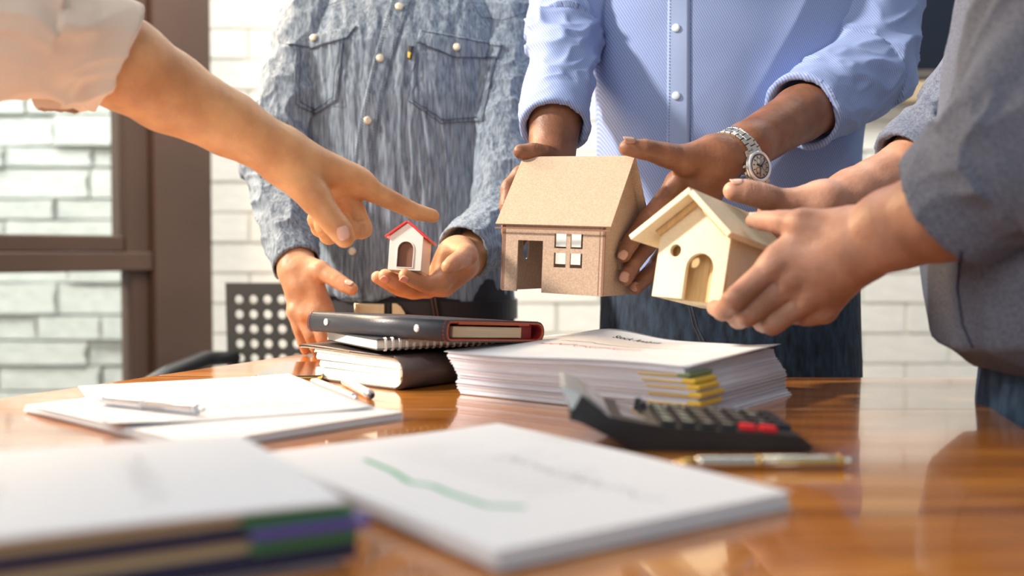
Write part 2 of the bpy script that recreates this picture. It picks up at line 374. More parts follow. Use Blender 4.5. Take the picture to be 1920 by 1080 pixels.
def smin(a, b, k):
    h = np.clip(0.5+0.5*(b-a)/k, 0, 1); return b+(a-b)*h - k*h*(1-h)
def bounds(chains, pad):
    P_ = np.array([list(p) for c in chains for p, r in c]); R = max(r for c in chains for p, r in c)
    return P_.min(0)-R-pad, P_.max(0)+R+pad
def surface_nets(F, lo, h):
    s = F < 0
    nx, ny, nz = F.shape
    c = s[:-1,:-1,:-1].astype(np.int8)
    for dx in (0,1):
        for dy in (0,1):
            for dz in (0,1):
                if dx or dy or dz: c = c + s[dx:nx-1+dx, dy:ny-1+dy, dz:nz-1+dz]
    act = (c > 0) & (c < 8); I = np.argwhere(act)
    idx = np.full(act.shape, -1, np.int32); idx[act] = np.arange(len(I))
    acc = np.zeros((len(I),3)); cnt = np.zeros(len(I))
    cor = [(a,b,d) for a in (0,1) for b in (0,1) for d in (0,1)]
    val = {q: F[I[:,0]+q[0], I[:,1]+q[1], I[:,2]+q[2]].astype(float) for q in cor}
    for q in cor:
        for ax in range(3):
            if q[ax] == 0:
                q2 = list(q); q2[ax] = 1; q2 = tuple(q2); v0, v1 = val[q], val[q2]
                m = (v0 < 0) != (v1 < 0); t = np.where(m, v0/(v0-v1+1e-20), 0)
                p = np.array(q, float)[None,:].repeat(len(I),0); p[:,ax] = t
                acc[m] += p[m]; cnt[m] += 1
    V = (I + acc/cnt[:,None])*h + lo
    Q = []
    for ax in range(3):
        a1, a2 = (ax+1)%3, (ax+2)%3
        s0 = [slice(None)]*3; s1 = [slice(None)]*3; s0[ax] = slice(0,-1); s1[ax] = slice(1,None)
        A = s[tuple(s0)]; B = s[tuple(s1)]; D = A != B
        E = np.argwhere(D)
        E = E[(E[:,a1] > 0) & (E[:,a2] > 0) & (E[:,a1] < F.shape[a1]-1) & (E[:,a2] < F.shape[a2]-1)]
        ins = A[E[:,0],E[:,1],E[:,2]]
        def g(o1, o2):
            e = E.copy(); e[:,a1] -= o1; e[:,a2] -= o2; return idx[e[:,0],e[:,1],e[:,2]]
        q = np.stack([g(1,1), g(0,1), g(0,0), g(1,0)], 1)
        q[~ins] = q[~ins][:, ::-1]; Q.append(q)
    return V, np.concatenate(Q)
def np_mesh(name, V, Q):
    me = bpy.data.meshes.new(name); n = len(V); f = len(Q)
    me.vertices.add(n); me.vertices.foreach_set('co', V.astype(np.float32).ravel())
    me.loops.add(4*f); me.loops.foreach_set('vertex_index', Q.astype(np.int32).ravel())
    me.polygons.add(f); me.polygons.foreach_set('loop_start', np.arange(0, 4*f, 4, dtype=np.int32))
    me.polygons.foreach_set('use_smooth', np.ones(f, bool)); me.update(calc_edges=True); me.validate(); return me
def vnormals(V, Q):
    n = np.cross(V[Q[:,2]]-V[Q[:,0]], V[Q[:,3]]-V[Q[:,1]]); N = np.zeros_like(V)
    for k in range(4): np.add.at(N, Q[:,k], n)
    return N/(np.linalg.norm(N,axis=1,keepdims=True)+1e-12)
_tab = rng.random(65536).astype(np.float32)
def vnoise(Pn, seed=0):
    i = np.floor(Pn).astype(np.int64); f = Pn-i; f = f*f*(3-2*f); out = 0
    for dx in (0,1):
        for dy in (0,1):
            for dz in (0,1):
                hsh = ((i[:,0]+dx)*73856093 ^ (i[:,1]+dy)*19349663 ^ (i[:,2]+dz)*83492791 ^ (seed*2654435)) & 65535
                w = (f[:,0] if dx else 1-f[:,0])*(f[:,1] if dy else 1-f[:,1])*(f[:,2] if dz else 1-f[:,2])
                out = out + w*_tab[hsh]
    return out
def ridge(Pn, seed=0): return 1-np.abs(2*vnoise(Pn, seed)-1)

def join_meshes(parts):
    V = []; Q = []; o = 0
    for v, q in parts: V.append(v); Q.append(q+o); o += len(v)
    return np.concatenate(V), np.concatenate(Q)

def limb(chain, fingers, h=0.0016, kp=0.006, palms=(), dents=(), bumps=()):
    """chain: list of (point, r) arm and palm core; palms: extra (a,ra,b,rb) cones blended wide; fingers: list of chains"""
    chain = [(np.array(p), r) for p, r in chain]; fingers = [[(np.array(p), r) for p, r in f] for f in fingers]
    palms = [(np.array(a), ra, np.array(b), rb) for a, ra, b, rb in palms]
    allc = [chain]+fingers+[[(a,ra),(b,rb)] for a,ra,b,rb in palms]
    lo, hi = bounds(allc, 0.006); G = Grid(lo, hi, h)
    core = G.full(1.0)
    def into(field, a, b, ra, rb, k):
        R = max(ra, rb)+0.03; sl = G.sl(np.minimum(a,b)-R, np.maximum(a,b)+R); X,Y,Z = G.pts(sl)
        d = seg_d(X,Y,Z,a,b,ra,rb); field[sl] = smin(field[sl], d.astype(np.float32), k)
    for i in range(len(chain)-1): into(core, chain[i][0], chain[i+1][0], chain[i][1], chain[i+1][1], 0.008)
    for a,ra,b,rb in palms: into(core, a, b, ra, rb, 0.010)
    for p, r in bumps:
        p = np.array(p); into(core, p, p+1e-4, r, r, 0.012)
    out = core.copy()
    for f in fingers:
        lo, hi = bounds([f], 0.016); sl = G.sl(lo, hi); X,Y,Z = G.pts(sl); d = None
        for i in range(len(f)-1):
            (a,ra),(b,rb) = f[i], f[i+1]; e = seg_d(X,Y,Z,a,b,ra,rb)
            m = (a+b)/2; e2 = e
            d = e if d is None else smin(d, e, 0.0022)
        # joints: slight swelling, and a fine crease ring
        for i in range(1, len(f)-1):
            p, r = f[i]; ax = f[i+1][0]-f[i-1][0]; ax = ax/np.linalg.norm(ax)
            sd = (X-p[0])*ax[0]+(Y-p[1])*ax[1]+(Z-p[2])*ax[2]
            rr = np.sqrt((X-p[0])**2+(Y-p[1])**2+(Z-p[2])**2)
            d = d - 0.0009*np.exp(-(rr/(r*1.25))**4)
            for off, am in ((0.0, .0011), (0.0028, .0007), (-0.0028, .0007)):
                d = d + am*np.exp(-((sd-off)/0.0010)**2)*np.exp(-(rr/(r*1.7))**6)
        out[sl] = np.minimum(out[sl], smin(core[sl], d.astype(np.float32), kp))
    for p, r, depth in dents:
        p = np.array(p); sl = G.sl(p-2.5*r, p+2.5*r); X,Y,Z = G.pts(sl)
        rr2 = ((X-p[0])**2+(Y-p[1])**2+(Z-p[2])**2)/(r*r); out[sl] = out[sl]+(depth*np.exp(-rr2)).astype(np.float32)
    V, Q = surface_nets(out, G.lo, h)
    Nn = vnormals(V, Q)
    V = V + Nn*(0.0006*(vnoise(V*60,1)-.5)+0.0003*(vnoise(V*240,2)-.5))[:,None]
    return V, Q

def cone_field(G, segs, k=0.02):
    F = G.full(1.0)
    for a,ra,b,rb in segs:
        a = np.array(a); b = np.array(b); R = max(ra,rb)+0.05; sl = G.sl(np.minimum(a,b)-R, np.maximum(a,b)+R); X,Y,Z = G.pts(sl)
        F[sl] = smin(F[sl], seg_d(X,Y,Z,a,b,ra,rb).astype(np.float32), k)
    return F
def stack_field(G, levels, n=2.4, hem=None, side=False):
    """levels: (z, cx, cy, a, b)"""
    Lv = np.array(levels); z = G.ax[2]
    cx, cy, a, b = [np.interp(z, Lv[:,0], Lv[:,i]).astype(np.float32)[None,None,:] for i in (1,2,3,4)]
    X = G.ax[0][:,None,None]; Y = G.ax[1][None,:,None]; Z = z[None,None,:]
    d = ((np.abs((X-cx)/a)**n+np.abs((Y-cy)/b)**n)**(1/n)-1)*np.minimum(a,b)
    d = np.maximum(d, Z-Lv[-1,0])
    lowz = Lv[0,0]+0*X if hem is None else hem(X, Y)
    return np.maximum(d, lowz-Z).astype(np.float32)
def garment(levels, arms, h=0.0032, hem=None, disp=None, k=0.03, n=2.4):
    """arms: dict(segs=[(a,ra,b,rb)...] from shoulder to cuff, cuff=length or 0, flare)"""
    parts = []
    if levels is not None:
        Lv = np.array(levels); lo = [ (Lv[:,1]-Lv[:,3]).min()-.02, (Lv[:,2]-Lv[:,4]).min()-.02, Lv[0,0]-.03]; hi = [(Lv[:,1]+Lv[:,3]).max()+.02, (Lv[:,2]+Lv[:,4]).max()+.02, Lv[-1,0]+.02]
        if hem is not None: lo[2] -= 0.06
        G = Grid(lo, hi, h); parts.append(surface_nets(stack_field(G, levels, n, hem), G.lo, h) + ('torso', None))
    for A in arms:
        segs = [(np.array(a), ra, np.array(b), rb) for a,ra,b,rb in A['segs']]
        c, rc = segs[-1][2], segs[-1][3]; ax = segs[-1][2]-segs[-1][0]; ax = ax/np.linalg.norm(ax)
        lo, hi = bounds([[(s[0],s[1]),(s[2],s[3])] for s in segs], 0.012); G = Grid(lo, hi, A.get('h', h))
        F = cone_field(G, segs, 0.02); X,Y,Z = G.pts((slice(None),)*3)
        pax = np.array(A.get('plane', ax)); pax = pax/np.linalg.norm(pax)
        pd = (X-c[0])*pax[0]+(Y-c[1])*pax[1]+(Z-c[2])*pax[2]
        if A.get('cuff'):
            cf = seg_d(X,Y,Z, c-ax*(A['cuff']+.0), c+ax*0.03, rc+A.get('lip',.004), rc+A.get('lip',.004)*1.2); pd2 = -(pd + A['cuff'])
            F = np.minimum(F, np.maximum(cf, pd2))
        F = np.maximum(F, pd)
        inner = seg_d(X,Y,Z, c-ax*0.035, c+ax*0.05, rc-.004, rc-.003); F = np.maximum(F, -inner)
        parts.append(surface_nets(F.astype(np.float32), G.lo, A.get('h', h)) + ('sleeve', (segs, ax, c)))
    out = []
    for V, Q, kind, info in parts:
        if disp is not None:
            N = vnormals(V, Q); V = V + N*disp(V, kind, info)[:,None]
        out.append((V, Q))
    return join_meshes(out)
def body_obj(parts, mat_, parent, name='body'):
    V, Q = join_meshes(parts); return link(name, np_mesh(name, V, Q), mat_, parent, wparent=True)
def sub_meshes(V, Q, me): return me
def nail(parent, tip, direction, normal, w=0.0052, l=0.0062, mat_='nail', r=0.0085):
    d = Vector(direction).normalized(); n = Vector(normal); n = (n-d*n.dot(d)).normalized()
    bm = bmesh.new(); U = 8; R_ = 6; s = d.cross(n); c = Vector(tip); grid = []
    for i in range(R_+1):
        row = []; t = -1+2*i/R_
        for j in range(U+1):
            u = -1+2*j/U; wd = w*(1-0.28*abs(t)**3)
            a = u*0.95
            q = c + d*(t*l*(1-0.18*u*u if t > 0 else 1)) + s*(math.sin(a)/math.sin(.95)*wd) + n*(r*0.50*(math.cos(a)-1)*1.1 + (0.0006 if i == R_ else 0))
            row.append(bm.verts.new(q))
        grid.append(row)
    for i in range(R_):
        for j in range(U): bm.faces.new((grid[i][j], grid[i][j+1], grid[i+1][j+1], grid[i+1][j]))
    r_ = bmesh.ops.extrude_face_region(bm, geom=list(bm.faces)); bmesh.ops.translate(bm, vec=-n*0.0012, verts=[e for e in r_['geom'] if isinstance(e, bmesh.types.BMVert)])
    return bm_obj('fingernail', bm, M[mat_], parent, True, True)
def legs(parent, cx, cy, zt, mat_, levels, spread=0.10, axis='x', shoe='black_plastic'):
    segs = []
    for s in (-1, 1):
        ox, oy = (s*spread, 0) if axis == 'x' else (0, s*spread)
        segs += [((cx+ox*.85, cy+oy*.85, zt), 0.082, (cx+ox, cy+oy, 0.45), 0.062), ((cx+ox, cy+oy, 0.45), 0.060, (cx+ox, cy+oy, 0.115), 0.052)]
    Lv = np.array(levels)
    G = Grid([Lv[:,1].min()-.24, Lv[:,2].min()-.24, 0.02], [Lv[:,1].max()+.24, Lv[:,2].max()+.24, Lv[-1,0]+.02], 0.006)
    F = smin(cone_field(G, segs, 0.03), stack_field(G, levels, 2.4), 0.03)
    Z = G.ax[2][None,None,:]; F = np.maximum(F, 0.07-Z)
    V, Q = surface_nets(F.astype(np.float32), G.lo, 0.006)
    N = vnormals(V,Q); V = V + N*(0.006*(ridge(V*np.array([14,14,5.]),5)-.5))[:,None]
    t = link('trousers', np_mesh('trousers', V, Q), mat_, parent, wparent=True)
    for s in (-1, 1):
        ox, oy = (s*spread, 0) if axis == 'x' else (0, s*spread)
        dx, dy = (0,-1) if axis == 'x' else (-1 if cx > 0 else 1, 0)
        G2 = Grid([cx+ox-.2, cy+oy-.2, -.01], [cx+ox+.2, cy+oy+.2, .13], 0.006)
        F2 = cone_field(G2, [((cx+ox-dx*.03, cy+oy-dy*.03, .045), .043, (cx+ox+dx*.13, cy+oy+dy*.13, .032), .036), ((cx+ox, cy+oy, .05), .045, (cx+ox, cy+oy, .10), .042)], .02)
        F2 = np.maximum(F2, 0.002-G2.ax[2][None,None,:])
        v, q = surface_nets(F2.astype(np.float32), G2.lo, .006); link('shoe', np_mesh('shoe', v, q), M[shoe], parent, wparent=True)
    return t
def neck(levels): return None
from mathutils.bvhtree import BVHTree
def bvh_of(V, Q): return BVHTree.FromPolygons([tuple(v) for v in V.tolist()], Q.tolist())
CAMP = Vector((0,0,CAMZ))
def on_surf(bvh, px, py, off=0.0):
    d = (P(px, py, 1.0)-CAMP).normalized(); hit = bvh.ray_cast(CAMP, d)
    if hit[0] is None: return None, None
    n = hit[1]; n = -n if n.dot(d) > 0 else n
    return hit[0] + n*off, n
def patch(name, bvh, quad, nu, nv, mat_, parent, off=0.0012, shape=None):
    """cloth piece laid on a body surface: quad = 4 corner pixels (TL,TR,BR,BL); shape(u,v)->(u,v) warps"""
    bm = bmesh.new(); rows = []; TL,TR,BR,BL = [Vector(q) for q in quad]; last = None
    for j in range(nv+1):
        row = []
        for i in range(nu+1):
            u, v = i/nu, j/nv
            if shape: u, v = shape(u, v)
            q = (TL.lerp(TR, u)).lerp(BL.lerp(BR, u), v)
            p, n = on_surf(bvh, q.x, q.y, off)
            if p is None: p, n = last
            last = (p, n); row.append((bm.verts.new(p), n))
        rows.append(row)
    fs = []
    for j in range(nv):
        for i in range(nu): fs.append(bm.faces.new((rows[j][i][0], rows[j+1][i][0], rows[j+1][i+1][0], rows[j][i+1][0])))
    r_ = bmesh.ops.extrude_face_region(bm, geom=fs); vv = [e for e in r_['geom'] if isinstance(e, bmesh.types.BMVert)]
    bmesh.ops.translate(bm, vec=(0, 0.004, 0), verts=vv)
    return bm_obj(name, bm, M[mat_], parent, True, True)
def seam(name, bvh, pix, mat_, parent, r=0.0006, off=0.0009, dash=0, step=3.0):
    """stitched line on a surface following pixel waypoints; dash>0 makes separate stitches"""
    pts = []
    for i in range(len(pix)-1):
        a, b = Vector(pix[i]), Vector(pix[i+1]); n = max(2, int((b-a).length/step))
        for k in range(n): pts.append(a.lerp(b, k/n))
    pts.append(Vector(pix[-1])); W_ = []
    for q in pts:
        p, n = on_surf(bvh, q.x, q.y, off)
        if p is not None: W_.append(p)
    bm = bmesh.new()
    if dash:
        for i in range(0, len(W_)-1, 2): tube_into(bm, [W_[i], W_[i+1]], r, 4)
    elif len(W_) > 1: tube_into(bm, W_, r, 5)
    o = bm_obj(name, bm, M[mat_], parent, True, True)
    if dash: o['kind'] = 'stuff'
    return o
def disc_on(name, p, n, r, t, mat_, parent, rim=None):
    q = Vector(n).to_track_quat('Z', 'Y').to_matrix().to_4x4(); bm = bmesh.new()
    prof = [(0, t), (r*.5, t*.97), (r*.8, t*.75), (r, t*.25), (r, -t*.4)]; N_ = 18; rings = []
    for rr, z in prof[1:]: rings.append([bm.verts.new((rr*math.cos(2*math.pi*k/N_), rr*math.sin(2*math.pi*k/N_), z)) for k in range(N_)])
    cv = bm.verts.new((0,0,t))
    for k in range(N_): bm.faces.new((cv, rings[0][k], rings[0][(k+1)%N_]))
    for a, b in zip(rings, rings[1:]):
        for k in range(N_): bm.faces.new((a[k], b[k], b[(k+1)%N_], a[(k+1)%N_]))
    bm.faces.new(rings[-1][::-1])
    bmesh.ops.transform(bm, matrix=Matrix.Translation(p) @ q, verts=bm.verts)
    return bm_obj(name, bm, M[mat_], parent, True, True)
def neck_stub(cx, cy, z, r=0.058):
    G = Grid([cx-.09,cy-.09,z-.12],[cx+.09,cy+.09,z+.12],.005)
    F = cone_field(G, [((cx,cy,z-.08),r+.01,(cx,cy-.01,z+.05),r-.005)], .02); return surface_nets(F, G.lo, .005)

def folds(freq_len, amp, seed, freq_ang=2.0, skew=1.2, torso=None):
    """displacement: rings of folds along a sleeve, own function for the torso"""
    def f(V, kind, info):
        if kind == 'torso': return torso(V)
        segs, ax, c = info
        # coordinate along the sleeve (piecewise) and around it
        best = np.full(len(V), 1e9); S_ = np.zeros(len(V)); ang = np.zeros(len(V)); acc = 0
        for a, ra, b, rb in segs:
            ba = b-a; L_ = np.linalg.norm(ba); t = np.clip(((V-a)@ba)/L_**2, 0, 1); q = a+t[:,None]*ba; d = np.linalg.norm(V-q,axis=1)-(ra+(rb-ra)*t)
            e1 = np.cross(ba/L_, [0,0,1.0] if abs(ba[2]/L_) < .9 else [0,1.0,0]); e1 /= np.linalg.norm(e1); e2 = np.cross(ba/L_, e1)
            w = V-q; m = d < best; best[m] = d[m]; S_[m] = acc+t[m]*L_; ang[m] = np.arctan2(w[m]@e2, w[m]@e1); acc += L_
        end = np.clip((acc-S_)/0.05, 0, 1)          # calmer on the cuff itself
        p = np.stack([S_*freq_len + skew*np.sin(ang), np.cos(ang)*freq_ang, np.sin(ang)*freq_ang], 1)
        p += 0.8*np.stack([vnoise(V*18,seed+5)]*3,1)
        f1 = ridge(p, seed)**2.2; f2 = ridge(p*1.9+7, seed+1)**2
        return amp*(0.25+0.75*end)*((f1-.4)*1.0 + (f2-.4)*0.45)
    return f

# ------------------------------------------------------------------ person in the grey-blue chambray shirt (behind the small white house)
def J(*a):   # list of (px, py, depth, radius in mm) -> chain
    return [(P(x, y, d), r/1000.0) for x, y, d, r in a]
def build_chambray():
    root = empty('person', (-0.17, 1.74, 0), 'person in crinkled blue-grey shirt with two flap pockets, small white house on one palm', 'person')
    # bare arms, hands and trunk
    r_arm = J((520,330,1.66,40), (548,455,1.55,31), (556,500,1.52,27), (566,535,1.505,24))
    wr = P(558,512,1.515)
    RH = limb(r_arm, [
        J((553,585,1.50,11),(561,616,1.497,9.5),(568,640,1.50,8.5),(573,656,1.505,7.5)),
        J((570,596,1.495,11.5),(583,628,1.487,10),(592,650,1.492,9),(597,663,1.50,8)),
        J((592,598,1.492,12),(605,633,1.483,10.5),(615,654,1.488,9.3),(620,666,1.497,8.2)),
        J((611,592,1.49,12),(626,624,1.485,10.5),(637,645,1.492,9.3),(643,657,1.50,8)),
        J((600,507,1.49,13),(628,523,1.478,11.5),(645,534,1.472,10.5),(660,542,1.468,9))],
        palms=[(wr,.021,P(556,583,1.503),.013),(wr,.022,P(572,590,1.50),.015),(wr,.023,P(592,592,1.497),.0155),(wr,.022,P(608,588,1.495),.0145),(P(572,500,1.505),.018,P(600,508,1.492),.0145),(P(585,520,1.497),.014,P(606,575,1.495),.013)],
        bumps=[(P(553,583,1.492),.009),(P(571,590,1.487),.0095),(P(592,590,1.484),.0095)])
    l_arm = J((950,425,1.60,42), (885,478,1.485,31), (862,486,1.455,28), (850,492,1.44,26))
    lw = P(856,484,1.445)
    LH = limb(l_arm, [
        J((826,530,1.405,13),(797,533,1.385,11),(777,525,1.372,10.2),(760,517,1.362,9.2)),
        J((818,536,1.425,12.5),(776,541,1.405,11),(745,530,1.392,10.2),(722,517,1.385,9.2)),
        J((808,538,1.443,12),(764,543,1.43,10.5),(733,533,1.42,9.6),(708,520,1.413,8.8)),
        J((802,545,1.455,11),(775,549,1.452,9.5),(752,545,1.448,8.8),(736,539,1.443,8)),
        J((872,478,1.405,14.5),(862,487,1.375,12),(851,493,1.352,11),(841,500,1.335,9.5))],
        palms=[(lw,.024,P(826,528,1.41),.015),(lw,.024,P(817,534,1.43),.0155),(lw,.024,P(806,538,1.45),.0145),(P(858,475,1.44),.024,P(874,480,1.408),.017),(P(868,500,1.44),.020,P(835,535,1.43),.016)])
    G = Grid([-.36,1.6,.7],[.03,1.88,1.4],.008)
    trunk = surface_nets(smin(cone_field(G, [((-.17,1.74,.8),.10,(-.17,1.74,1.2),.105),((-.30,1.74,1.24),.06,(-.04,1.74,1.24),.06)], .04),
            cone_field(G, [((-.17,1.74,1.2),.07,(-.17,1.73,1.39),.05)],.03), .03), G.lo, .008)
    upper = [limb(J((520,330,1.66,40),(590,70,1.73,45)), [], h=.005), limb(J((950,425,1.60,42),(955,70,1.74,46)), [], h=.005)]
    body_obj([RH, LH, trunk, neck_stub(-.17,1.74,1.36)]+upper, M['skin_m1'], root)
    for tip, dr, nn in [((758,521,1.357),(-40,-16),(0,-.8,-.55)), ((721,521,1.380),(-40,-24),(0,-.8,-.55))]:
        p = P(*tip); d = P(tip[0]+dr[0], tip[1]+dr[1], tip[2]-.02)-p; nail(root, p+Vector(nn).normalized()*.0062, d, nn)
    p = P(655,537,1.467); nail(root, p+Vector((.1,-.55,.8)).normalized()*.0088, P(680,548,1.46)-p, (.1,-.55,.8))
    # shirt
    def hem(X, Y): return 0.832 + 0.007*np.cos((X+.15)*38) - .035*np.clip((X+.085)/.05,0,1) + 0*Y
    lv = [(.74,-.150,1.735,.158,.112),(.86,-.168,1.735,.170,.116),(1.0,-.175,1.74,.175,.118),(1.15,-.178,1.745,.180,.120),(1.24,-.176,1.75,.186,.112),(1.30,-.172,1.755,.172,.092),(1.345,-.168,1.755,.115,.075),(1.37,-.168,1.755,.08,.07)]
    def torso(V):
        p = V*np.array([72,40,7.5]); p[:,0] += 2.6*vnoise(V*np.array([5,3,4.]),11)+ V[:,2]*4.0
        f = ridge(p, 3)**1.6; g = ridge(V*np.array([120,50,16.])+3, 4)
        big = vnoise(V*np.array([9,6,4.]),8)
        low = np.clip((.90-V[:,2])/.08, 0, 1)     # gathers above the belt
        hz = ridge(V*np.array([6,6,26.])+vnoise(V*9,2)[:,None]*2, 9)**2
        return .0042*(f-.5)+.0017*(g-.5)+.009*(big-.5)+.006*low*(hz-.4)
    arms = [dict(segs=[(P(592,45,1.74),.060,P(514,300,1.66),.052),(P(514,300,1.66),.052,P(556,497,1.525),.036)], plane=P(556,512,1.505)-P(548,445,1.55)+Vector((.018,-.01,0)), cuff=.0, h=.0026),
            dict(segs=[(P(950,40,1.75),.066,P(955,415,1.60),.054),(P(955,415,1.60),.054,P(868,474,1.465),.041)], cuff=.0, h=.0026)]
    V, Q = garment(lv, arms, h=.0027, hem=hem, disp=folds(26, .0068, 3, 1.6, 1.0, torso))
    shirt = link('shirt', np_mesh('shirt', V, Q), M['chambray'], root, wparent=True)
    bv = bvh_of(V, Q)
    # placket, pockets with flaps, seams
    pl = [(733,0),(700,110),(673,230),(655,350),(640,475),(640,560)]; pr = [(772,0),(737,110),(710,226),(693,350),(682,475),(683,560)]
    def strip(name, L_, R_, n, off=.0012):
        bm = bmesh.new(); rows = []; last = None
        for k in range(n+1):
            t = k/n*(len(L_)-1); i = min(int(t), len(L_)-2); f = t-i
            a = Vector(L_[i]).lerp(Vector(L_[i+1]), f); b = Vector(R_[i]).lerp(Vector(R_[i+1]), f); row = []
            for j in range(9):
                q = a.lerp(b, j/8); p, nn = on_surf(bv, q.x, q.y, off)
                if p is None: p = last
                last = p; row.append(bm.verts.new(p))
            rows.append(row)
        for r0, r1 in zip(rows, rows[1:]):
            for j in range(8): bm.faces.new((r0[j], r1[j], r1[j+1], r0[j+1]))
        r_ = bmesh.ops.extrude_face_region(bm, geom=list(bm.faces)); bmesh.ops.translate(bm, vec=(0,.004,0), verts=[e for e in r_['geom'] if isinstance(e, bmesh.types.BMVert)])
        return bm_obj(name, bm, M['chambray'], shirt, True, True)
    strip('placket', pl, pr, 110)
    for off_l in (0.10, .22, .80, .92): seam('stitching', bv, [tuple(Vector(a).lerp(Vector(b), off_l)) for a, b in zip(pl, pr)], 'chambray_dark', shirt, off=.0019, dash=1, step=2.6)
    # pocket bodies (pointed bottoms)
    patch('pocket', bv, [(550,80),(645,72),(634,190),(553,200)], 30, 34, 'chambray', shirt, .0014, lambda u,v: (u, v*(1+.16*(1-abs(2*u-1)))))
    patch('pocket', bv, [(778,95),(932,108),(905,228),(765,190)], 40, 34, 'chambray', shirt, .0014, lambda u,v: (u, v*(1+.18*(1-abs(2*u-1)))))
    patch('pocket_flap', bv, [(541,78),(670,50),(652,72),(540,86)], 34, 10, 'chambray', shirt, .0034, lambda u,v: (u, v*(1+.9*(1-abs(2*u-1))**1.3*1.0)))
    patch('pocket_flap', bv, [(787,57),(942,84),(934,112),(780,80)], 40, 12, 'chambray', shirt, .0034, lambda u,v: (u, v*(1+.55*(1-abs(2*u-1))**1.2)))
    dk = 'chambray_dark'
    for pts in ([(553,92),(553,196),(592,216),(632,188),(645,76)], [(560,92),(560,192),(592,208),(626,184),(638,78)],
                [(780,98),(766,190),(828,232),(903,228),(930,112)], [(787,99),(774,188),(830,225),(897,221),(922,112)],
                [(538,86),(585,92),(612,82),(655,72)], [(790,60),(942,88)], [(784,80),(850,108),(934,110)],
                [(600,20),(648,2)], [(880,0),(900,35),(945,40),(1000,20)]):
        seam('seam', bv, pts, dk, shirt, r=.0007, off=.0042)
    for px, py in [(749,14),(713,110),(689,226),(661,471),(672,350)]:
        p, n = on_surf(bv, px, py, .0032)
        if p is not None: disc_on('button', p, n, .0064, .003, 'pearl', shirt)
    for px, py in [(858,90),(591,74)]:
        p, n = on_surf(bv, px, py, .006); disc_on('button', p, n, .0060, .003, 'pearl', shirt)
    patch('pocket_tab', bv, [(766,86),(775,88),(772,112),(763,110)], 3, 6, 'ink_black', shirt, .0036)
    tb = patch('pocket_tab_emblem', bv, [(765,98),(773,100),(771,111),(764,109)], 3, 5, 'yellow', shirt, .0043, lambda u,v:(u, v+.06*math.sin(u*9)))
    # trousers, belt and buckle
    tl = [(.62,-.15,1.73,.165,.115),(.74,-.15,1.73,.160,.112),(.865,-.158,1.735,.158,.107)]
    legs(root, -.15, 1.74, .66, M['jeans_black'], tl, .085)
    # belt as a ring
    bm = bmesh.new(); N_ = 72; z0, z1 = .792, .824
    ring = [(-.153+.1625*math.copysign(abs(math.cos(a))**(2/2.4), math.cos(a)), 1.733+.1125*math.copysign(abs(math.sin(a))**(2/2.4), math.sin(a))) for a in [2*math.pi*k/N_ for k in range(N_)]]
    cxy = Vector((-.153,1.733))
    lo_, hi_, li, hi2 = [], [], [], []
    for x, y in ring:
        q = cxy+(Vector((x,y))-cxy)*1.0; w = cxy+(Vector((x,y))-cxy)*.96
        lo_.append(bm.verts.new((q.x,q.y,z0))); hi_.append(bm.verts.new((q.x,q.y,z1))); li.append(bm.verts.new((w.x,w.y,z0))); hi2.append(bm.verts.new((w.x,w.y,z1)))
    for k in range(N_):
        j = (k+1)%N_; bm.faces.new((lo_[k],lo_[j],hi_[j],hi_[k])); bm.faces.new((hi_[k],hi_[j],hi2[j],hi2[k])); bm.faces.new((li[k],hi2[k],hi2[j],li[j])); bm.faces.new((lo_[k],li[k],li[j],lo_[j]))
    belt = bm_obj('belt', bm, M['belt'], root, False, True)
    def plate(name, pxs, mat_, par, d=1.612, th=.004, holes=()):
        c = P(sum(p[0] for p in pxs)/len(pxs), sum(p[1] for p in pxs)/len(pxs), d); k = d/1920
        o2 = [((p[0]-sum(q[0] for q in pxs)/len(pxs))*k, -(p[1]-sum(q[1] for q in pxs)/len(pxs))*k) for p in pxs]
        hh = [[((p[0]-sum(q[0] for q in pxs)/len(pxs))*k, -(p[1]-sum(q[1] for q in pxs)/len(pxs))*k) for p in h_] for h_ in holes]
        me = poly_mesh(name, o2, hh, th, .0006); o = link(name, me, M[mat_], par); t = 0
        o.matrix_local = Matrix.Translation(c) @ Matrix.Rotation(math.pi/2, 4, 'X'); return o
    plate('buckle_frame', [(665,569),(721,570),(721,602),(665,602)], 'brass', belt, 1.608, .006, [[(671,575),(715,576),(715,602.1-4),(671,598)]])
    plate('buckle_plate', [(670,574),(716,575),(716,599),(670,599)], 'brass', belt, 1.612, .002)
    disc_on('buckle_stud', P(693,596,1.608), (0,-1,0), .0065, .004, 'chrome', belt)
    plate('belt_tip', [(735,569),(744,569),(752,575),(759,586),(762,598),(735,598)], 'brass', belt, 1.612, .003)
    plate('belt_loop', [(724,568),(732,568),(732,600),(724,600)], 'belt', belt, 1.611, .004)
    tb_ = [(804,556),(818,556),(826,600),(812,600)]
    plate('trouser_loop', tb_, 'jeans_black', belt, 1.611, .004)
    for dx in (2, 9): tube_obj('loop_stitching', [P(806+dx+k*1.8, 558+k*10, 1.606) for k in range(5)], .0006, M['thread_orange'], belt, 5, wparent=True)
    return root
build_chambray()

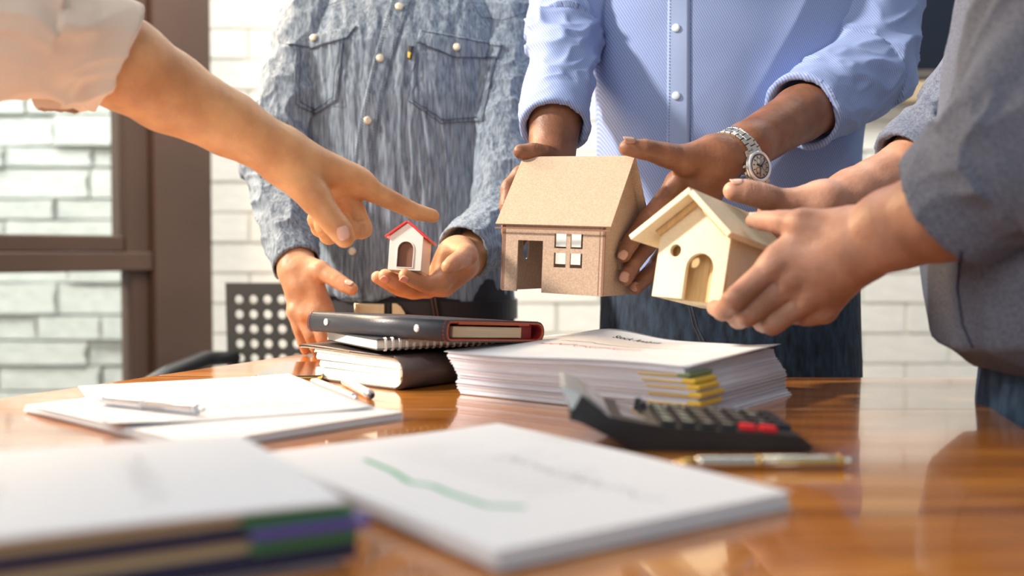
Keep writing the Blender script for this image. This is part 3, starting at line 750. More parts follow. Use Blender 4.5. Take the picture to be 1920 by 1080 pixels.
# ------------------------------------------------------------------ person in the light blue striped shirt (behind the cardboard house)
def build_blue():
    cx, cy = .325, 1.545
    root = empty('person', (cx, cy, 0), 'person in light blue striped shirt and steel wristwatch, holding the brown cardboard house', 'person')
    # arm with the watch
    armL = J((1625,150,1.45,44),(1500,214,1.345,36),(1400,276,1.262,30),(1352,300,1.24,26),(1325,312,1.24,24))
    wr = P(1345,298,1.243)
    LH = limb(armL, [
        J((1268,345,1.243,12.5),(1212,413,1.232,10.8),(1184,452,1.208,9.8),(1169,479,1.196,8.4)),
        J((1272,385,1.255,12.5),(1213,461,1.245,10.8),(1186,495,1.213,9.8),(1173,523,1.196,8.5)),
        J((1280,420,1.268,12),(1229,500,1.262,10.2),(1208,523,1.238,9.3),(1192,540,1.222,8.2)),
        J((1300,440,1.28,11),(1262,505,1.29,9.3),(1245,528,1.28,8.5),(1236,545,1.27,7.6)),
        J((1285,300,1.222,16.5),(1250,291,1.208,14.5),(1213,281,1.198,12),(1176,277,1.194,9.6))],
        palms=[(wr,.025,P(1272,340,1.245),.0145),(wr,.026,P(1280,372,1.255),.0155),(wr,.025,P(1290,405,1.268),.0155),(P(1335,330,1.25),.023,P(1305,430,1.28),.014),(P(1330,290,1.235),.022,P(1286,300,1.222),.0185)],
        bumps=[(P(1268,343,1.236),.0085),(P(1278,380,1.246),.009)])
    # far arm, coming from behind the house; thumb over the ridge
    armR = J((1060,60,1.50,44),(1042,215,1.36,36),(1034,300,1.325,29),(1022,345,1.31,25))
    w2 = P(1024,322,1.315)
    RH = limb(armR, [
        J((975,330,1.305,12),(955,352,1.300,10.5),(951,385,1.292,9.8),(955,425,1.288,8.5)),
        J((980,360,1.308,12),(958,392,1.300,10.5),(954,430,1.292,9.5),(957,470,1.286,8.5)),
        J((988,392,1.313,11.5),(962,430,1.302,10.2),(958,465,1.292,9.3),(962,497,1.286,8.3)),
        J((998,415,1.318,10.5),(970,455,1.306,9.3),(964,480,1.296,8.5),(966,505,1.29,7.6)),
        J((1045,306,1.305,13),(1024,291,1.293,12),(1000,285,1.286,11),(976,284,1.280,9.2))],
        palms=[(w2,.022,P(982,330,1.306),.014),(w2,.023,P(988,360,1.31),.015),(w2,.023,P(996,392,1.316),.0145),(w2,.021,P(1042,308,1.306),.015)])
    G = Grid([cx-.24,cy-.16,.68],[cx+.24,cy+.16,1.55],.008)
    trunk = surface_nets(smin(cone_field(G, [((cx,cy,.8),.115,(cx,cy,1.25),.115),((cx-.14,cy,1.33),.06,(cx+.14,cy,1.33),.06)], .04), cone_field(G, [((cx,cy,1.3),.07,(cx,cy,1.50),.052)],.03), .03), G.lo, .008)
    upper = [limb(J((1625,150,1.45,44),(1640,-80,1.55,50)), [], h=.005), limb(J((1060,60,1.50,44),(1105,-120,1.56,50)), [], h=.005)]
    body_obj([LH, RH, trunk, neck_stub(cx,cy,1.50)]+upper, M['skin_m2'], root)
    for tip, dr, nn, rr, w_, l_ in [((1170,478,1.195),(-24,40),(-.25,-.95,.05),.0087,.0054,.0062), ((1172,519,1.196),(-16,40),(-.2,-.97,.05),.0088,.0056,.0066), ((1191,537,1.222),(-22,30),(-.15,-.98,.05),.0085,.0052,.006), ((1179,271,1.192),(-40,-2),(.0,-.70,.72),.0098,.0060,.0075)]:
        p = P(*tip); d = P(tip[0]+dr[0], tip[1]+dr[1], tip[2]-.01)-p; n = Vector(nn).normalized(); nail(root, p+n*(rr-.0004), d, n, w_, l_, 'nail_dark', rr)
    # shirt
    lv = [(.80,cx+.002,cy,.194,.132),(.90,cx+.002,cy,.192,.132),(1.0,cx,cy,.193,.135),(1.15,cx,cy,.198,.138),(1.28,cx,cy,.206,.134),(1.38,cx,cy,.205,.118),(1.44,cx,cy+.01,.15,.09),(1.47,cx,cy+.01,.09,.075)]
    def hem(X, Y): return .884+.012*np.cos((X-cx)*17)+0*Y
    def torso(V):
        big = ridge(np.stack([V[:,0]*7+V[:,2]*4, V[:,1]*3, V[:,2]*3-V[:,0]*2],1), 21)**2
        diag = ridge(np.stack([(V[:,0]-.6*V[:,2])*10, V[:,1]*4, (V[:,2]+.6*V[:,0])*3],1), 22)**3
        low = np.clip((1.0-V[:,2])/.15, 0, 1)
        return .007*(big-.4)+.007*(diag-.3)*np.clip((V[:,0]-cx+.02)/.1,0,1)+.004*(vnoise(V*20,5)-.5)+low*.006*(ridge(V*np.array([12,8,14.]),23)-.5)
    arms = [dict(segs=[(P(1640,-100,1.56),.082,P(1625,130,1.46),.062),(P(1625,130,1.46),.060,P(1503,211,1.355),.049)], cuff=.052, lip=.004, plane=P(1440,250,1.28)-P(1560,180,1.40)+Vector((-.0,.0,-.02)), h=.003),
            dict(segs=[(P(1090,-140,1.56),.075,P(1058,60,1.49),.050),(P(1058,60,1.49),.050,P(1040,240,1.34),.042)], cuff=.050, lip=.0035, plane=P(1036,270,1.28)-P(1055,130,1.42)+Vector((0,0,-.02)), h=.003)]
    V, Q = garment(lv, arms, h=.0032, hem=hem, disp=folds(17, .0095, 33, .9, 1.1, torso))
    shirt = link('shirt', np_mesh('shirt', V, Q), M['blue_shirt'], root, wparent=True); bv = bvh_of(V, Q)
    # only the trunk for the placket ray casts
    patch('placket', bv, [(1253,-60),(1293,-60),(1293,300),(1250,300)], 6, 90, 'blue_plain', shirt, .0012)
    seam('placket_edge', bv, [(1294,-60),(1294,300)], 'blue_stitch', shirt, r=.0009, off=.0004)
    seam('stitching', bv, [(1257,-60),(1254,300)], 'blue_stitch', shirt, r=.0004, off=.0018, dash=1, step=3)
    for py in (-72, 53, 180):
        p, n = on_surf(bv, 1268, py, .0022)
        if p is not None:
            b_ = disc_on('button', p, n, .0058, .0016, 'white_button', shirt)
            for a in (0.785, 2.356, 3.93, 5.5):
                disc_on('button_hole', p+Vector(n)*.0014+Vector((math.cos(a)*.0016,0,math.sin(a)*.0016)), n, .0006, .0003, 'blue_stitch', b_) if False else None
    tl = [(.60,cx+.002,cy,.192,.135),(.74,cx+.002,cy,.193,.135),(.88,cx+.002,cy,.189,.131),(.91,cx+.002,cy,.187,.128)]
    tr_ = legs(root, cx, cy, .66, M['jeans'], tl, .10)
    me = tr_.data; Vt = np.zeros(len(me.vertices)*3, np.float32); me.vertices.foreach_get('co', Vt); bt = BVHTree.FromPolygons([tuple(v) for v in Vt.reshape(-1,3)], [list(p.vertices) for p in me.polygons])
    for pts in ([(1288,560),(1300,610),(1325,665)], [(1294,560),(1307,612),(1332,662)], [(1290,568),(1330,572),(1375,572)], [(1602,575),(1612,640),(1620,700)]):
        seam('seam', bt, pts, 'seam_tan', tr_, r=.0005, off=.0002)
    # watch
    watch = empty('wristwatch', parent=root, loc=(0,0,0))
    A = P(1345,300,1.243); B = P(1440,248,1.295); ax = (B-A).normalized()
    cc = P(1378,291,1.255); nrm = (CAMP-cc).normalized(); nrm = (nrm-ax*nrm.dot(ax)).normalized(); up = nrm.cross(ax).normalized()
    if up.z < 0: up = -up
    R0 = .0325
    def wpos(th): return cc + ax*.0 + (nrm*math.cos(th) + up*math.sin(th))*R0, (nrm*math.cos(th) + up*math.sin(th)).normalized()
    def setm(o, M_): o.matrix_world = M_; o.parent = watch; o.matrix_parent_inverse = Matrix.Translation(-root.location); return o
    bm = bmesh.new(); add_box(bm,-.5,.5,-.5,.5,-.5,.5); bevel(bm,.08,2); lk = bpy.data.meshes.new('bracelet_link'); bm.to_mesh(lk); bm.free(); lk.materials.append(M['steel'])
    n_l = 20
    for k in range(n_l):
        th = math.radians(-14) + k*(2*math.pi-math.radians(72))/n_l
        c, n = wpos(th); tz = ax.cross(n)
        for s_, w_ in ((-1,.0060),(0,.0082),(1,.0060)):
            thk = th + (0.125 if s_ == 0 else 0); c2, n2 = wpos(thk); fr = frame(c2+ax*s_*.0074, ax, n2)
            o = bpy.data.objects.new('bracelet_link', lk); COL.objects.link(o); setm(o, fr @ Matrix.Diagonal((w_,.0070,.0030,1)))
    thc = math.radians(-48); c, n = wpos(thc); n = (n*0.35 + (CAMP-cc).normalized()*.95 + Vector((-.05,0,.06))).normalized(); c = c + n*.004 - ax*.001
    fr = frame(c, ax, n)
    def lathe(name, prof, m_, N_=40, knurl=0):
        bm = bmesh.new(); rings = []
        for r, z in prof: rings.append([bm.verts.new(((r+(knurl if k%2 else 0))*math.cos(2*math.pi*k/N_), (r+(knurl if k%2 else 0))*math.sin(2*math.pi*k/N_), z)) for k in range(N_)])
        for a, b in zip(rings, rings[1:]):
            for k in range(N_): bm.faces.new((a[k], a[(k+1)%N_], b[(k+1)%N_], b[k]))
        bm.faces.new(rings[0][::-1]); bm.faces.new(rings[-1])
        o = bm_obj(name, bm, M[m_], None, True); return setm(o, fr)
    lathe('case', [(.0165,-.004),(.0195,-.002),(.0198,.003),(.0185,.0045)], 'steel')
    lathe('bezel', [(.0150,.0050),(.0188,.0042),(.0182,.0064),(.0160,.0070),(.0150,.0060)][0:0]+[(.0192,.004),(.0186,.0064),(.0160,.0072),(.0152,.0055)], 'chrome', 48)
    lathe('dial_ring', [(.0155,.0056),(.0150,.0062),(.0130,.0062)], 'steel_dark')
    lathe('dial', [(.0132,.0060),(.0131,.0066)], 'dial')
    def onface(name, prof_r, x, y, m_, z=.0070, inner=None):
        bm = bmesh.new(); N_ = 20
        if inner:
            a = [bm.verts.new((x+prof_r*math.cos(t), y+prof_r*math.sin(t), z)) for t in [2*math.pi*k/N_ for k in range(N_)]]
            b = [bm.verts.new((x+inner*math.cos(t), y+inner*math.sin(t), z)) for t in [2*math.pi*k/N_ for k in range(N_)]]
            for k in range(N_): bm.faces.new((a[k],a[(k+1)%N_],b[(k+1)%N_],b[k]))
        else: bm.faces.new([bm.verts.new((x+prof_r*math.cos(t), y+prof_r*math.sin(t), z)) for t in [2*math.pi*k/N_ for k in range(N_)]])
        r_ = bmesh.ops.extrude_face_region(bm, geom=list(bm.faces)); bmesh.ops.translate(bm, vec=(0,0,.0003), verts=[e for e in r_['geom'] if isinstance(e, bmesh.types.BMVert)])
        return setm(bm_obj(name, bm, M[m_], None), fr)
    for a in (90, 210, 330): onface('subdial', .0040, .0066*math.cos(math.radians(a)), .0066*math.sin(math.radians(a)), 'steel_dark', inner=.0034)
    bm = bmesh.new()
    for k in range(12):
        a = k*math.pi/6; add_box(bm, .0100, .0126, -.0005, .0005, .0068, .0073, Matrix.Rotation(a, 4, 'Z'))
    setm(bm_obj('hour_markers', bm, M['ink_black'], None), fr)
    for L_, a, w_ in ((.0075, 2.5, .0008), (.011, .4, .0006), (.012, 4.1, .0003)):
        setm(box_obj('hand', -.002, L_, -w_, w_, .0076, .0080, M['ink_black'], None, m=Matrix.Rotation(a,4,'Z')), fr)
    for s_ in (-1, 1):
        for q in (-.0055, 0, .0055): setm(box_obj('lug' if q else 'end_link', -.0035+q*1.45, .0035+q*1.45, s_*.0155, s_*.0235 if s_ > 0 else s_*.0235, -.005, .002, M['steel'], None) if s_ > 0 else box_obj('lug' if q else 'end_link', -.0035+q*1.45, .0035+q*1.45, -.0235, -.0155, -.005, .002, M['steel'], None), fr)
    setm(box_obj('crown', -.0235, -.0195, -.0022, .0022, -.001, .003, M['steel'], None, .0008), fr)
    for q in (-.008, .008): setm(box_obj('pusher', -.0225, -.0190, q-.0016, q+.0016, -.0005, .0025, M['steel'], None, .0006), fr)
    return root
build_blue()

# ------------------------------------------------------------------ person in the dark grey shirt at the right, holding the pale wooden house
def build_grey():
    cx, cy = .555, .97
    root = empty('person', (cx, cy, 0), 'person in dark grey shirt at the right, holding the pale wooden house', 'person')
    near = J((1890,330,.86,47),(1770,398,.905,43),(1675,430,.94,37),(1608,462,.965,32),(1580,480,.975,28))
    wr = P(1605,462,.968)
    NH = limb(near, [
        J((1440,505,.99,12.5),(1378,561,.978,11.2),(1356,583,1.00,9.6),(1340,577,1.03,8.2)),
        J((1470,540,.99,12.8),(1402,590,.985,11.5),(1385,598,1.01,9.8),(1372,590,1.035,8.5)),
        J((1503,568,.992,12.5),(1449,606,.99,11),(1432,606,1.015,9.5),(1418,597,1.035,8.2)),
        J((1545,585,.995,11.5),(1512,592,1.0,10),(1490,592,1.02,8.8),(1475,586,1.035,7.8)),
        J((1505,420,.985,14),(1465,416,1.005,11.5),(1432,414,1.03,9.6),(1412,414,1.048,7.6))],
        palms=[(wr,.030,P(1450,500,.995),.015),(wr,.031,P(1480,532,.995),.0165),(wr,.031,P(1510,560,.996),.0165),(wr,.030,P(1545,572,.998),.0155),(P(1585,432,.97),.021,P(1508,424,.985),.0165),(P(1530,440,.985),.018,P(1462,480,.99),.014)],
        bumps=[(P(1446,499,.982),.0085),(P(1478,529,.982),.009),(P(1509,558,.984),.0085)])
    far = J((1815,210,1.215,42),(1700,322,1.185,35),(1600,365,1.155,29),(1540,388,1.135,25))
    fw = P(1545,388,1.137)
    FH = limb(far, [
        J((1452,425,1.15,12),(1412,455,1.17,10.5),(1390,490,1.175,9.5),(1372,520,1.172,8.5)),
        J((1458,450,1.152,12),(1420,485,1.17,10.5),(1395,515,1.172,9.5),(1375,540,1.168,8.5)),
        J((1468,470,1.155,11.5),(1430,510,1.168,10),(1405,535,1.168,9),(1388,555,1.16,8)),
        J((1480,485,1.157,10.5),(1450,520,1.165,9),(1430,540,1.165,8),(1418,552,1.16,7.5)),
        J((1475,382,1.13,15),(1430,368,1.12,14),(1400,360,1.115,13.2),(1374,358,1.112,10.5))],
        palms=[(fw,.024,P(1455,420,1.15),.0155),(fw,.024,P(1462,445,1.152),.016),(fw,.024,P(1472,468,1.155),.0155),(P(1535,382,1.135),.023,P(1480,384,1.13),.018),(P(1480,400,1.138),.017,P(1440,400,1.14),.012)])
    G = Grid([cx-.17,cy-.24,.7],[cx+.17,cy+.24,1.5],.008)
    trunk = surface_nets(smin(cone_field(G, [((cx+.01,cy,.92),.09,(cx+.01,cy,1.25),.10),((cx,cy-.13,1.27),.055,(cx,cy+.13,1.27),.055)], .04), cone_field(G, [((cx,cy,1.2),.07,(cx-.02,cy,1.45),.052)],.03), .03), G.lo, .008)
    upper = [limb(J((1890,330,.86,47),(2120,-40,.83,50)), [], h=.005), limb(J((1815,210,1.215,42),(1980,-20,1.16,48)), [], h=.005)]
    body_obj([NH, FH, trunk, neck_stub(cx-.02,cy,1.45)]+upper, M['skin_m3'], root)
    p = P(1381,351,1.110); nail(root, p+Vector((-.1,-.35,.9)).normalized()*.0085, P(1340,354,1.105)-p, (-.1,-.5,.85), .006, .007, 'nail', .0105)
    p = P(1416,408,1.045); nail(root, p+Vector((-.1,-.45,.9)).normalized()*.0055, P(1380,410,1.055)-p, (-.1,-.45,.9), .005, .006, 'nail', .0085)
    # shirt
    def hem(X, Y): return .787-.016*np.cos((Y-cy)*16)+0.05*np.clip((.50-X)/.1,0,1)
    lv = [(.72,cx+.012,cy,.128,.160),(.80,cx+.0,cy,.138,.166),(.90,cx-.004,cy,.142,.168),(1.02,cx+.002,cy,.133,.172),(1.14,cx+.014,cy,.126,.178),(1.25,cx+.022,cy,.118,.182),(1.33,cx+.022,cy,.105,.16),(1.38,cx+.015,cy,.08,.09),(1.41,cx+.01,cy,.07,.075)]
    def torso(V):
        f = ridge(np.stack([V[:,0]*14, V[:,1]*13, V[:,2]*4+V[:,1]*3],1), 41)**2
        low = np.clip((1.0-V[:,2])/.3, 0, 1)
        return .011*(f-.4)*(1-.5*low)+.004*(vnoise(V*22,6)-.5)
    arms = [dict(segs=[(P(2080,-120,.82),.080,P(1905,300,.865),.064),(P(1905,300,.865),.064,P(1782,390,.902),.054)], cuff=.055, lip=.006, plane=P(1720,420,.93)-P(1850,330,.875)+Vector((-.0,0,0.0)), h=.0032),
            dict(segs=[(P(1990,-60,1.16),.070,P(1818,204,1.218),.052),(P(1818,204,1.218),.050,P(1697,306,1.187),.040)], cuff=.05, lip=.003, h=.0032)]
    V, Q = garment(lv, arms, h=.0034, hem=hem, disp=folds(13, .011, 43, .9, 1.3, torso), n=2.2)
    shirt = link('shirt', np_mesh('shirt', V, Q), M['grey_shirt'], root, wparent=True); bv = bvh_of(V, Q)
    seam('side_seam', bv, [(1802,470),(1796,540),(1806,610),(1824,650)], 'navy_card', shirt, r=.0012, off=.0006)
    tl = [(.58,cx+.035,cy,.125,.155),(.70,cx+.035,cy,.128,.155),(.76,cx+.033,cy,.122,.152),(.82,cx+.03,cy,.112,.15)]
    legs(root, cx+.035, cy, .62, M['jeans_mid'], tl, .085, axis='y')
    return root
build_grey()

# ------------------------------------------------------------------ person in the cream shirt at the left, pointing
def build_pointing():
    root = empty('person', (-.93, .70, 0), 'person in pale cream shirt at the left, pointing at the small white house', 'person')
    arm = J((130,70,1.0,50),(232,120,1.03,46),(315,172,1.065,41.5),(430,232,1.10,34),(520,284,1.125,29),(556,306,1.135,27))
    wr = P(532,292,1.128)
    H = limb(arm, [
        J((672,346,1.165,14.5),(738,377,1.19,10.6),(779,397,1.207,9.6),(811,405,1.22,8.4)),
        J((655,372,1.18,13.5),(678,428,1.178,11.8),(660,432,1.152,10.5),(640,412,1.152,9)),
        J((634,388,1.19,12.5),(617,440,1.196,11),(607,425,1.175,10),(602,402,1.168,8.8)),
        J((612,384,1.195,11.5),(600,428,1.20,9.8),(592,412,1.182,9),(594,396,1.17,7.8)),
        J((592,372,1.122,16.5),(622,412,1.115,13.8),(638,432,1.112,13),(646,447,1.112,10.3))],
        palms=[(wr,.026,P(668,338,1.165),.0175),(wr,.027,P(645,352,1.18),.018),(wr,.026,P(622,366,1.19),.017),(wr,.024,P(608,372,1.195),.015),(P(540,310,1.125),.025,P(594,374,1.124),.0175)],
        bumps=[(P(690,348,1.168),.010)], dents=[(P(660,372,1.150),.010,.005)], h=.0016)
    cx, cy = -.93, .70
    G = Grid([cx-.22,cy-.22,.7],[cx+.26,cy+.22,1.6],.008)
    trunk = surface_nets(smin(cone_field(G, [((cx,cy,.8),.11,(cx,cy,1.25),.11),((cx-.08,cy-.12,1.3),.055,(cx+.10,cy+.1,1.3),.055)], .04), cone_field(G, [((cx,cy,1.25),.07,(cx+.03,cy+.02,1.48),.052)],.03), .03), G.lo, .008)
    upper = [limb([(P(130,70,1.0),.050),(Vector((-.78,.82,1.27)),.055)], [], h=.005), limb([(Vector((-1.05,.56,1.28)),.05),(Vector((-1.12,.45,1.0)),.042),(Vector((-.98,.52,.80)),.03)], [
        [(Vector((-.965,.535,.76)),.010),(Vector((-.955,.54,.735)),.009),(Vector((-.95,.542,.71)),.008)], [(Vector((-.975,.515,.76)),.010),(Vector((-.97,.515,.73)),.009),(Vector((-.965,.515,.705)),.008)],
        [(Vector((-.985,.50,.76)),.010),(Vector((-.985,.495,.735)),.009),(Vector((-.982,.49,.71)),.008)], [(Vector((-.955,.55,.77)),.010),(Vector((-.94,.565,.75)),.009),(Vector((-.93,.57,.73)),.008)], [(Vector((-.94,.54,.79)),.012),(Vector((-.92,.55,.77)),.0095),(Vector((-.91,.55,.75)),.009)]], h=.003)]
    body_obj([H, trunk, neck_stub(cx+.03,cy+.02,1.48)]+upper, M['skin_point'], root)
    p = P(645,441,1.103); nail(root, p+Vector((0,-.95,.2)).normalized()*.0085, P(652,466,1.103)-p, (-.05,-1,.12), .0065, .0075, 'nail', .011)
    p = P(593,401,1.170); nail(root, p+Vector((-.25,-.9,0)).normalized()*.0076, P(597,380,1.17)-p, (-.2,-1,0), .0045, .0055, 'nail', .008)
    def torso(V): return .010*(ridge(V*np.array([9,9,4.]),51)**2-.4)
    lv = [(.80,cx,cy,.15,.16),(.95,cx,cy,.155,.165),(1.15,cx,cy,.16,.175),(1.28,cx,cy,.16,.175),(1.36,cx+.01,cy+.01,.12,.13),(1.41,cx+.02,cy+.015,.08,.08)]
    arms = [dict(segs=[((-.80,.80,1.28),.078,P(40,52,.975),.064),(P(40,52,.975),.064,P(222,112,1.03),.0525)], cuff=.06, lip=.005, plane=P(300,150,1.05)-P(150,80,1.01), h=.003),
            dict(segs=[((-1.05,.56,1.28),.075,(-1.12,.45,1.0),.055),((-1.12,.45,1.0),.055,(-1.05,.485,.90),.045)], h=.005)]
    V, Q = garment(lv, arms, h=.005, disp=folds(12, .013, 53, .8, 1.4, torso))
    link('shirt', np_mesh('shirt', V, Q), M['cream_shirt'], root, wparent=True)
    # hanging turn-up of the sleeve below the elbow
    k = 1.0/1920
    G = Grid(P(60,215,1.03)-Vector((0,.06,0)), P(190,110,1.0)+Vector((0,.06,0)), .003)
    F = cone_field(G, [(P(150,150,1.015),.026,P(110,172,1.0),.022),(P(165,170,1.015),.014,P(100,183,1.0),.014)], .012)
    v, q = surface_nets(F, G.lo, .003); N = vnormals(v,q); v = v+N*(.004*(ridge(v*40,5)-.5))[:,None]
    link('sleeve_turn_up', np_mesh('sleeve_turn_up', v, q), M['cream_shirt'], root, wparent=True)
    legs(root, cx, cy, .66, M['khaki'], [(.62,cx,cy,.15,.15),(.83,cx,cy,.145,.15)], .085, axis='y')
    return root
build_pointing()

# ------------------------------------------------------------------ model houses
def rect(x0, x1, y0, y1): return [(x0,y0),(x1,y0),(x1,y1),(x0,y1)]
def arch(cx_, w, y0, h, n=14):
    r = w/2; pts = [(cx_-r, y0), (cx_+r, y0), (cx_+r, y0+h-r)]
    return pts + [(cx_+r*math.cos(a), y0+h-r+r*math.sin(a)) for a in [math.pi*k/n for k in range(1, n)]] + [(cx_-r, y0+h-r)]
def circ(cx_, cy_, r, n=22): return [(cx_+r*math.cos(2*math.pi*k/n), cy_+r*math.sin(2*math.pi*k/n)) for k in range(n)]
XZ = Matrix.Rotation(math.pi/2, 4, 'X')                       # local xy outline -> standing in xz, facing -y
def stand(me, mat_, parent, name, off, rotz=0.0):
    o = link(name, me, mat_, parent); o.matrix_local = Matrix.Translation(off) @ Matrix.Rotation(rotz, 4, 'Z') @ XZ; return o
# cardboard house: local origin = front right bottom corner, x to the right (house at negative x), y into depth
FR = Vector((.1027,1.17,.8512)); FL = Vector((-.0129,1.234,.8563)); hx = (FR-FL); wH = hx.length
ch = empty('model_house', mtx=frame(FR, hx, (0.015,0,1)), label='brown cardboard model house with a four-pane window, held in brown hands', cat='model house')
eh, rh, dH, t = .0868, .163, .112, .0026
x0 = -wH
door = rect(x0+.0205, x0+.0540, -.001, .0610)
doorway = [(x0,0),(x0+.0205,0),(x0+.0205,.0610),(x0+.0540,.0610),(x0+.0540,0),(0,0),(0,eh),(x0,eh)]
def panes(cx_, cy_): return [rect(cx_-s-.0078, cx_-s+.0078, cy_-v-.0085, cy_-v+.0085) for s in (-.0105,.0105) for v in (-.0112,.0112)]
fx = -.045
stand(poly_mesh('front_wall', doorway, panes(fx, .0505), t, .0002), M['cardboard'], ch, 'front_wall', (0, t/2, 0))
stand(poly_mesh('rear_wall', rect(x0,0,0,eh), panes(-.0985,.0520), t, .0002), M['cardboard'], ch, 'rear_wall', (0, dH-t/2, 0))
gab = [(0,0),(dH-2*t,0),(dH-2*t,eh),((dH-2*t)/2,rh),(0,eh)]
stand(poly_mesh('right_wall', gab, [rect(.040,.056,.030,.064)], t, .0002), M['cardboard'], ch, 'right_wall', (-t/2, t, 0), math.pi/2)
stand(poly_mesh('left_wall', gab, [rect(.045,.060,.038,.062)], t, .0002), M['cardboard'], ch, 'left_wall', (x0+t/2, t, 0), math.pi/2)
ang = math.atan2(rh-eh, dH/2); ov = .010; L_ = math.hypot(rh-eh, dH/2)+ov
for s in (0, 1):
    bm = bmesh.new(); add_box(bm, x0-.008, .010, 0, L_, 0, .0024)
    m = Matrix.Translation((0, dH/2, rh+.0012)) @ (Matrix.Rotation(math.pi, 4, 'Z') if s == 0 else Matrix.Identity(4)) 
    m = Matrix.Translation((0, dH/2, rh+.0012)) @ Matrix.Rotation(-ang if s else -(math.pi-ang), 4, 'X')
    bmesh.ops.transform(bm, matrix=m, verts=bm.verts); o = bm_obj('roof_panel', bm, M['cardboard'], ch)
for x in (-.0001, x0+.0001):
    box_obj('cut_edge', x-.0015, x+.0015, -.0004, t*.5, .001, eh-.001, M['cardboard_edge'], ch)
    box_obj('cut_edge', x-.0015+(-.004 if x > -.05 else .004), x-.0008+(-.004 if x > -.05 else .004), -.0003, t*.5, .001, eh-.001, M['cardboard_edge'], ch)
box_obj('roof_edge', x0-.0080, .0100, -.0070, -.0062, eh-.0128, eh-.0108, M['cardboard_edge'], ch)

# pale wooden house
F0 = Vector((.2108,1.03,.8506)); F1 = Vector((.148,1.085,.8556)); wx_ = (F0-F1); wW = wx_.length
side = Vector((.659,.752,-.17)).normalized(); fx_ = wx_.normalized(); upv = fx_.cross(side).normalized()
if upv.z < 0: upv = -upv
wh = empty('model_house', mtx=frame(F0, fx_, upv), label='pale bare wooden model house with a round window and an arched doorway', cat='model house')
e2, a2, d2, t2 = .0690, .1035, .105, .006
face = [(-wW,0),(0,0),(0,e2),(-wW/2,a2),(-wW,e2)]
me = poly_mesh('front_wall', [(-wW,0),(-.0470,0),(-.0470,.0330)]+[(-.0310-.016*math.cos(a), .0330+.016*math.sin(a)) for a in [math.pi*k/16 for k in range(1,16)]]+[(-.0150,.0330),(-.0150,0),(0,0),(0,e2),(-wW/2,a2),(-wW,e2)], [circ(-.0625,.0500,.0066)], t2, .0005)
stand(me, M['balsa'], wh, 'front_wall', (0, t2/2, 0))
box_obj('door_recess', -.062, -.0312, t2+.0145, t2+.018, .0004, .064, M['balsa_dark'], wh, .0003); box_obj('door_recess', -.0308, -.0065, t2+.0145, t2+.018, .0004, .064, M['balsa_dark'], wh, .0003)
box_obj('window_recess', -.076, -.0625, t2+.010, t2+.0142, .036, .066, M['balsa_dark'], wh, .0003)
stand(poly_mesh('rear_wall', face, [], t2, .0005), M['balsa'], wh, 'rear_wall', (0, d2-t2/2, 0))
box_obj('side_wall', -t2, 0, t2, d2-t2, 0, e2-.002, M['balsa'], wh, .0005); box_obj('side_wall', -wW, -wW+t2, t2, d2-t2, 0, e2-.002, M['balsa'], wh, .0005)
box_obj('base', -wW+t2, -t2, t2+.019, d2-t2, 0, .004, M['balsa'], wh, .0003)
an2 = math.atan2(a2-e2, wW/2)
for s in (-1, 1):
    bm = bmesh.new(); Lr = math.hypot(a2-e2, wW/2)+(.026 if s < 0 else .012)
    if s > 0: add_box(bm, 0, Lr, -.024, d2+.012, 0, .0065)
    else: add_box(bm, -Lr, .004, -.024, d2+.012, 0, .0065)
    bevel(bm, .0009, 2)
    m = Matrix.Translation((-wW/2, 0, a2+.0022)) @ Matrix.Rotation(an2*s, 4, 'Y'); bmesh.ops.transform(bm, matrix=m, verts=bm.verts)
    bm_obj('roof_panel', bm, M['balsa'], wh)
    bm = bmesh.new(); add_box(bm, (.004 if s > 0 else -Lr+.022), (Lr-.014 if s > 0 else -.004), -.006, -.0005, -.0055, -.0005); bmesh.ops.transform(bm, matrix=m, verts=bm.verts); bm_obj('roof_batten', bm, M['balsa_dark'], wh)

# small white house with red roof on the open palm
g0 = P(725,505,1.36); g1 = P(789,508,1.36); sx = (g1-g0); w3 = sx.length
s3 = Vector((.02,.97,-.14)).normalized(); u3 = sx.normalized().cross(s3).normalized()
if u3.z < 0: u3 = -u3
sh = empty('model_house', mtx=frame(g1, sx.normalized()*.99+Vector((0,-.14,0)), u3), label='small white model house with a red roof and brown arched door, on the open palm', cat='model house')
e3, a3, d3, t3 = .0460, .0640, .052, .0025
stand(poly_mesh('front_wall', [(-w3,0),(0,0),(0,e3),(-w3/2,a3),(-w3,e3)], [arch(-w3/2, .0215, .0040, .0345)], t3, .0004), M['white_paint'], sh, 'front_wall', (0, t3/2, 0))
ring = arch(-w3/2, .0238, .0030, .0368)
stand(poly_mesh('door_surround', ring, [arch(-w3/2, .0215, .0040, .0345)], .0012, .0002), M['white_paint'], sh, 'door_surround', (0, -.0004, 0))
stand(poly_mesh('door', arch(-w3/2, .0225, .0035, .0350), [], .001), M['brown_card'], sh, 'door', (0, .0042, 0))
stand(poly_mesh('rear_wall', [(-w3,0),(0,0),(0,e3),(-w3/2,a3),(-w3,e3)], [], t3, .0004), M['white_paint'], sh, 'rear_wall', (0, d3-t3/2, 0))
for x in (-t3, -w3):
    box_obj('side_wall', x, x+t3, t3, d3-t3, 0, e3-.001, M['white_paint'], sh, .0003)
box_obj('base', -w3+t3, -t3, t3, d3-t3, 0, .002, M['white_paint'], sh)
an3 = math.atan2(a3-e3, w3/2)
